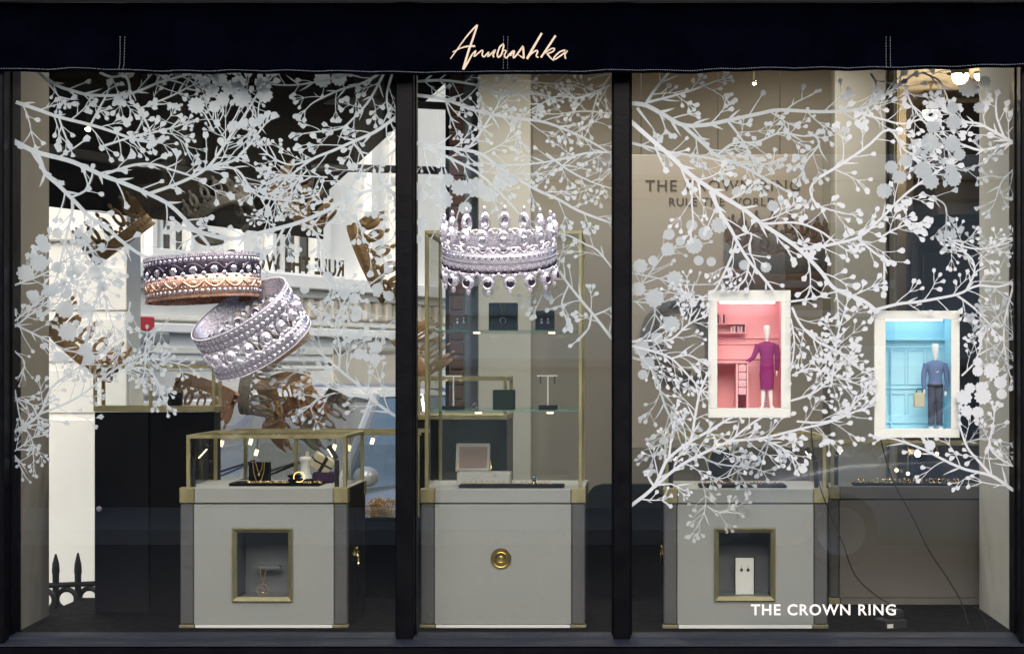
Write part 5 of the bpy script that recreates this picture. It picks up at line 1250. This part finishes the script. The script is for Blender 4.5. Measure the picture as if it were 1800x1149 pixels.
spray('L', FW, 14, 'bright white sprig with clear round buds drooping over the navy cabinet glass top', [
    ([(196,660),(240,646),(262,650),(276,668),(284,690)], 4, 3, dict(br=5.2, L=40, gap=14)), ([(240,640),(262,630),(300,636),(320,640)], 3, 2.4, dict(br=5, L=34, gap=16)), ([(300,560),(260,600),(256,640)], 3.4, 2.6, dict(br=5.4, L=44, gap=18))])
spray('L', FR, 15, 'frosted branch climbing from the first mullion above the blue car', [
    ([(697,732),(660,706),(630,676),(600,652),(564,620),(548,604)], 6, 4.5, dict(br=6, L=54, gap=26)), ([(648,700),(616,692),(580,680),(540,658),(512,652)], 4.4, 3, dict(br=5.5, L=42, gap=20)), ([(596,648),(598,610),(590,570),(600,540)], 4, 3, dict(br=5.5, L=46, gap=20)), ([(590,690),(560,700),(546,712)], 3, 2.4, dict(br=5, L=36, gap=16))])
spray('L', FR, 16, 'frosted blossoms scattered on the pale townhouse wall by the first mullion', [
    ([(690,470),(650,500),(620,520),(600,560)], 3, 2.4, dict(br=5.5, L=44, gap=18)), ([(697,560),(660,586),(640,590)], 3, 2.4, dict(br=5.5, L=36, gap=16)), ([(660,440),(690,420),(697,400)], 2.6, 2, dict(br=5, L=36, gap=16)), ([(560,470),(590,500),(580,530)], 3, 2.4, dict(br=6, L=44, gap=16))],
    [(626,556,9.5),(620,588,9.5),(632,622,9.5),(662,610,10.5),(646,628,7),(660,630,10),(624,524,9),(606,512,9),(628,546,9),(684,520,9),(690,590,8),(576,486,9),(664,508,10),(536,508,8)])
# --- middle pane
spray('M', FR, 21, 'frosted branch crossing the top of the middle pane from the first mullion', [
    ([(733,168),(784,176),(840,196),(904,208),(960,216),(1020,240),(1060,262)], 7, 4, dict(br=5.5, L=52, gap=26)), ([(733,144),(780,142),(836,150),(880,164),(940,166)], 5.5, 3, dict(br=5, L=48, gap=24)), ([(784,178),(790,200),(798,220)], 4, 2, dict(br=4, L=24, gap=30, leaf=1)), ([(1074,150),(1020,172),(980,170),(940,190)], 4, 2.6, dict(br=5, L=46, gap=20))])
spray('M', FW, 22, 'frosted branch running down over the silver crown ring to the second mullion', [
    ([(733,252),(780,260),(816,264),(848,272),(880,296),(940,332),(980,350),(1020,372),(1074,392)], 7, 4.5, dict(br=6.5, L=54, gap=28)), ([(740,256),(790,278),(840,304),(880,340),(904,366)], 6, 4, dict(br=5.5, L=46, gap=24)), ([(820,264),(840,240),(866,200)], 4.5, 3, dict(br=5.5, L=44, gap=22)), ([(744,262),(750,290),(762,320)], 4, 2, dict(br=5, L=30, gap=20, leaf=1)), ([(1074,268),(1030,270),(980,282),(920,290),(880,290)], 4.4, 3, dict(br=5, L=46, gap=20)), ([(960,270),(1000,300),(1040,320),(1070,330)], 4, 2.6, dict(br=5, L=40, gap=18))])
spray('M', FR, 23, 'frosted scalloped blossoms above the crown ring in the middle pane', [], [(808,330,14),(836,330,17),(780,352,15),(818,366,11),(788,316,10),(858,342,14),(740,344,11),(734,330,9),(880,320,13),(902,316,10),(776,330,8),(756,320,8),(742,392,9),(736,420,8),(812,488,10),(858,512,10),(836,496,7)],
    [[(800,410),(804,380),(812,362),(840,330)], [(780,352),(772,390),(758,420)], [(836,496),(830,486),(812,488)], [(856,506),(846,494),(836,482)], [(880,320),(874,350),(866,380)]])
spray('M', FW, 24, 'white vinyl branch climbing along the second mullion beside the glass shelves', [
    ([(1075,594),(1044,554),(1017,522),(993,491),(978,468)], 6, 4, dict(br=6, L=46, gap=24, leaf=.4)), ([(1040,552),(1034,578),(1022,592)], 4, 3, dict(br=6.5, L=34, gap=30, depth=0)), ([(1044,554),(1060,548),(1075,540)], 3.6, 3, dict(br=5, L=26, gap=22, depth=0)), ([(984,480),(962,500),(952,520)], 3.6, 3, dict(br=6, L=40, gap=18)), ([(1075,470),(1050,440),(1030,430),(1012,420)], 4, 3, dict(br=6, L=40, gap=22)), ([(1000,500),(988,530),(990,545)], 3.4, 2.8, dict(br=6, L=36, gap=18))])
spray('M', FA, 25, 'faint frosted twigs filling the upper corner at the second mullion', [
    ([(1075,130),(1050,170),(1040,210)], 4, 2.6, dict(br=5.5, L=44, gap=16)), ([(1075,200),(1030,196),(990,200)], 4, 2.6, dict(br=5.5, L=44, gap=18)), ([(1075,300),(1040,330),(1010,340)], 3.4, 2.4, dict(br=5.5, L=40, gap=18)), ([(900,140),(950,146),(1000,150)], 3, 2, dict(br=4.6, L=40, gap=16))])
# --- third pane
spray('R', FW, 31, 'frosted thick branch waving across the top of the third pane towards the bright bulb', [
    ([(1111,182),(1136,186),(1166,202),(1200,220),(1240,220),(1280,212),(1336,200),(1370,194),(1440,197),(1500,194),(1530,184),(1580,150),(1610,128)], 8.5, 5, dict(br=7, L=56, gap=32)), ([(1134,186),(1150,160),(1176,128)], 6.5, 4, dict(br=6, L=46, gap=26)), ([(1140,180),(1180,170),(1220,158),(1240,150)], 5, 3.4, dict(br=5.5, L=46, gap=26)), ([(1120,190),(1132,206),(1146,224)], 6, 2, dict(br=4, L=16, gap=60))])
spray('R', FW, 32, 'frosted branch diving from the thick one to the poster lettering', [
    ([(1200,220),(1208,228),(1240,256),(1260,274),(1300,290),(1340,312),(1372,330)], 7, 4.5, dict(br=6.5, L=52, gap=26)), ([(1111,252),(1136,258),(1180,268),(1244,278),(1280,286),(1324,290)], 5.5, 3.6, dict(br=6, L=50, gap=26)), ([(1262,272),(1290,252),(1330,250),(1370,234),(1400,238)], 4.5, 3.2, dict(br=6.5, L=48, gap=20)), ([(1280,214),(1300,240),(1312,260)], 5, 3, dict(br=6, L=44, gap=24)), ([(1420,232),(1440,250),(1420,280)], 4, 3, dict(br=7, L=44, gap=16))])
spray('R', WH, 33, 'strong white vinyl branch falling diagonally from the second mullion to the blue box', [
    ([(1111,216),(1150,250),(1180,276),(1212,306),(1240,326),(1274,348),(1310,370),(1340,394),(1380,420),(1404,438),(1440,474),(1468,508),(1516,528),(1540,546)], 8.5, 7, dict(br=7.5, L=56, gap=36, depth=1)), ([(1340,394),(1400,392),(1440,406),(1460,420)], 5, 3.6, dict(br=7, L=50, gap=24)), ([(1404,438),(1430,436),(1460,430),(1506,418),(1540,392),(1580,352),(1606,330),(1640,306)], 6, 4, dict(br=7.5, L=54, gap=30)), ([(1506,418),(1534,442),(1552,458),(1554,486)], 5, 3.6, dict(br=8, L=44, gap=28, depth=0)), ([(1550,416),(1570,404),(1590,396)], 4, 3, dict(br=8, L=40, gap=14))])
spray('R', WH, 34, 'white vinyl branch forking down from the poster lettering onto the pink box', [
    ([(1248,336),(1264,370),(1286,406),(1296,426),(1316,458),(1346,494),(1358,510)], 7, 5, dict(br=7, L=50, gap=32, depth=0)), ([(1296,426),(1282,460),(1268,490),(1256,512)], 5.5, 3.6, dict(br=5, L=44, gap=18)), ([(1316,462),(1310,490),(1290,510)], 4.5, 3, dict(br=4.6, L=36, gap=14)), ([(1218,310),(1216,350),(1218,384)], 4.5, 3, dict(br=5.5, L=40, gap=20)), ([(1290,418),(1320,410),(1316,436),(1322,452)], 4, 3.4, dict(br=7.5, L=36, gap=26, depth=0))])
spray('R', WH, 35, 'white vinyl branch entering from the far jamb towards the hanging globe bulb', [
    ([(1779,250),(1740,228),(1720,218),(1694,214),(1670,200)], 6, 4, dict(br=7.5, L=46, gap=24, depth=1)), ([(1776,252),(1728,264),(1700,258),(1680,250)], 6, 4, dict(br=7.5, L=40, gap=26, depth=0)), ([(1764,240),(1752,208),(1750,190)], 4.5, 3.6, dict(br=8, L=36, gap=24, depth=0))])
spray('R', WH, 36, 'white vinyl branch rising between the pilaster and the warm bulbs', [
    ([(1440,312),(1480,288),(1526,256),(1552,232),(1568,232),(1590,264),(1610,274)], 5.5, 4, dict(br=6.5, L=48, gap=24)), ([(1530,130),(1540,150),(1530,178)], 5, 4, dict(br=7, L=44, gap=22)), ([(1500,196),(1550,210),(1590,218),(1640,200)], 4.5, 3, dict(br=6.5, L=50, gap=18)), ([(1620,128),(1650,142),(1660,160)], 4, 3, dict(br=6, L=44, gap=18)), ([(1590,150),(1600,180),(1620,210),(1650,240)], 4, 3, dict(br=7, L=46, gap=18)), ([(1440,312),(1424,332),(1436,360),(1470,372)], 4.5, 3, dict(br=7, L=46, gap=20))])
spray('R', FR, 37, 'frosted scalloped blossoms around the warm bulbs beside the far jamb', [
    ([(1600,300),(1640,280),(1690,300),(1720,290)], 3, 2.4, dict(br=6, L=44, gap=20)), ([(1660,330),(1664,290),(1640,270)], 3.4, 2.6, dict(br=6, L=40, gap=20))],
    [(1702,154,17),(1640,222,12),(1676,216,13),(1674,190,10),(1634,250,15),(1674,254,14),(1686,272,10),(1566,294,11),(1580,312,12),(1554,336,13),(1622,300,15),(1636,320,13),(1670,298,9),(1676,316,12),(1730,144,10),(1720,190,9),(1592,282,11)])
spray('R', WH, 38, 'white vinyl branch arching over the blue box to the far jamb', [
    ([(1540,544),(1580,534),(1616,530),(1680,518),(1698,510),(1720,502),(1752,504),(1776,498)], 6, 4, dict(br=6, L=48, gap=24)), ([(1698,510),(1712,480),(1708,456),(1690,440)], 4.4, 3, dict(br=5, L=46, gap=13)), ([(1680,518),(1710,540),(1730,560)], 4.4, 3, dict(br=6.5, L=40, gap=18)), ([(1660,410),(1680,428),(1720,438),(1760,430)], 3.6, 2.6, dict(br=5.5, L=40, gap=18)), ([(1776,520),(1766,560),(1764,600),(1770,640)], 4, 3, dict(br=5.4, L=42, gap=18))])
spray('R', WH, 39, 'white vinyl branch growing up from the reveal wall under the blue box', [
    ([(1779,860),(1743,836),(1696,824),(1661,809),(1625,790),(1582,774)], 6.5, 4, dict(br=6, L=48, gap=24)), ([(1743,836),(1718,808),(1700,786),(1690,760)], 5.5, 4, dict(br=6.5, L=46, gap=22)), ([(1779,818),(1750,800),(1738,780),(1744,750)], 4, 3, dict(br=6, L=40, gap=20)), ([(1690,660),(1710,640),(1720,620)], 3.6, 3, dict(br=5.6, L=36, gap=16))],
    [(1742,652,13),(1727,696,14),(1758,672,11),(1694,698,13),(1704,682,9),(1760,692,9),(1718,724,10),(1698,722,10),(1718,652,9),(1723,680,9),(1634,782,9),(1718,636,8)])
spray('R', WH, 40, 'bright white vinyl branch springing from the second mullion above the brass niche', [
    ([(1109,888),(1148,856),(1166,820),(1176,804),(1212,776),(1248,756),(1270,742)], 7, 5, dict(br=5.5, L=44, gap=44, leaf=.9)), ([(1150,856),(1184,826),(1216,806),(1270,780),(1290,774),(1336,770),(1380,760),(1412,752),(1456,742),(1490,728)], 6, 4, dict(br=5.8, L=50, gap=28, leaf=.5)), ([(1212,776),(1216,766),(1222,730),(1230,690),(1242,660)], 5.5, 4, dict(br=5, L=44, gap=20, leaf=.7)), ([(1276,780),(1316,748),(1334,736)], 4.6, 4, dict(br=5.5, L=34, gap=26, leaf=.7)), ([(1150,854),(1144,846),(1140,838)], 5, 4, dict(br=4, L=10, gap=60)), ([(1176,804),(1180,770),(1186,740)], 4.6, 3, dict(br=4, L=30, gap=24, leaf=1)), ([(1336,770),(1370,784),(1390,800)], 4, 3, dict(br=6, L=36, gap=13)), ([(1154,852),(1180,850),(1196,858)], 4, 2, dict(br=3, L=20, gap=40, leaf=1))])
spray('R', WH, 41, 'white vinyl sprigs reaching the pink box from the second mullion', [
    ([(1111,600),(1150,598),(1180,596),(1210,570),(1240,556)], 5, 3, dict(br=4.6, L=44, gap=18, leaf=.8)), ([(1111,608),(1150,618),(1180,630),(1210,660),(1236,690)], 5, 3, dict(br=5.4, L=44, gap=17)), ([(1244,520),(1220,526),(1200,520)], 3, 2.2, dict(br=4.6, L=36, gap=12)), ([(1180,630),(1210,624),(1240,640)], 3.6, 2.6, dict(br=5.4, L=38, gap=14)), ([(1210,570),(1216,540),(1210,512)], 3, 2.4, dict(br=4.4, L=36, gap=14))])
spray('R', WH, 42, 'dense white vinyl sprays filling the gap between the pink and blue boxes', [
    ([(1390,530),(1430,524),(1456,516)], 4.5, 3, dict(br=6, L=34, gap=24, depth=0)), ([(1392,540),(1408,572),(1440,602),(1470,616),(1500,640)], 5, 3.6, dict(br=6, L=48, gap=20)), ([(1390,704),(1430,690),(1460,664),(1480,640)], 4.4, 3, dict(br=5.6, L=46, gap=18)), ([(1392,660),(1420,648),(1446,652),(1490,668)], 4.2, 3, dict(br=5.6, L=46, gap=16)), ([(1460,680),(1466,640),(1472,590),(1480,560)], 4, 3, dict(br=6, L=48, gap=16)), ([(1400,740),(1440,742),(1470,734),(1500,710)], 4.4, 3, dict(br=6, L=44, gap=18)), ([(1390,560),(1396,600),(1392,640)], 3.2, 2.6, dict(br=5, L=34, gap=13)), ([(1500,700),(1520,690),(1532,676)], 3.6, 3, dict(br=6, L=30, gap=14))])
spray('R', FR, 43, 'frosted blossoms and twigs on the poster between its lettering and the pink box', [
    ([(1111,520),(1150,470),(1176,440),(1220,432)], 3, 2.4, dict(br=4.6, L=44, gap=24, depth=0)), ([(1111,480),(1160,490),(1190,500),(1240,500)], 3, 2.4, dict(br=4.6, L=44, gap=22, depth=0)), ([(1111,530),(1160,532),(1190,520)], 3, 2, dict(br=4.6, L=40, gap=22, depth=0)), ([(1150,530),(1150,560),(1136,600)], 3, 2, dict(br=4.6, L=40, gap=24, depth=0))],
    [(1176,412,9.5),(1174,438,11.5),(1220,432,14),(1216,396,9.5),(1240,410,12),(1264,396,13.5),(1296,338,9.5),(1358,362,9.5),(1125,468,12.5),(1186,490,13.5),(1150,524,15.5),(1122,508,12),(1148,458,8.5),(1228,458,8.5),(1180,570,14.5),(1138,638,11.5),(1128,612,13.5),(1130,658,8.5),(1155,594,10),(1196,424,8),(1308,466,9),(1346,470,9),(1250,460,8)])
spray('R', FR, 44, 'grey frosted branch hanging from the poster ring down in front of the earring cabinet', [
    ([(1111,628),(1140,640),(1158,680),(1172,720),(1190,750),(1224,786),(1240,806),(1270,816),(1310,820)], 5, 3, dict(br=5.6, L=48, gap=24, leaf=.8)), ([(1356,740),(1350,780),(1344,800)], 3.4, 2.6, dict(br=5.6, L=36, gap=16)), ([(1180,740),(1160,780),(1150,800)], 3, 2.4, dict(br=5.6, L=32, gap=16)), ([(1244,836),(1270,840),(1300,826)], 3, 2.4, dict(br=5.4, L=36, gap=16))])
spray('R', FA, 45, 'faint frosted sprig overlapping the top of the brass niche frame', [([(1232,840),(1240,870),(1238,900),(1230,916)], 2.6, 2, dict(br=5, L=36, gap=14)), ([(1242,888),(1264,900),(1284,894)], 2.6, 2, dict(br=4.6, L=34, gap=10))])
spray('R', FR, 46, 'frosted sprays crowding the far jamb halfway up', [
    ([(1779,430),(1750,440),(1720,436),(1690,424)], 3.4, 2.4, dict(br=5, L=40, gap=17)), ([(1779,590),(1760,570),(1748,548)], 3.4, 2.4, dict(br=5, L=40, gap=13)), ([(1779,300),(1760,320),(1750,350)], 3, 2, dict(br=5, L=34, gap=20)), ([(1700,600),(1720,590),(1760,620)], 3.4, 2.4, dict(br=5.4, L=38, gap=14)), ([(1690,780),(1730,770),(1779,780)], 3.4, 2.4, dict(br=5.4, L=40, gap=16)), ([(1620,340),(1660,360),(1662,400)], 3.4, 2.4, dict(br=6.4, L=40, gap=20))])
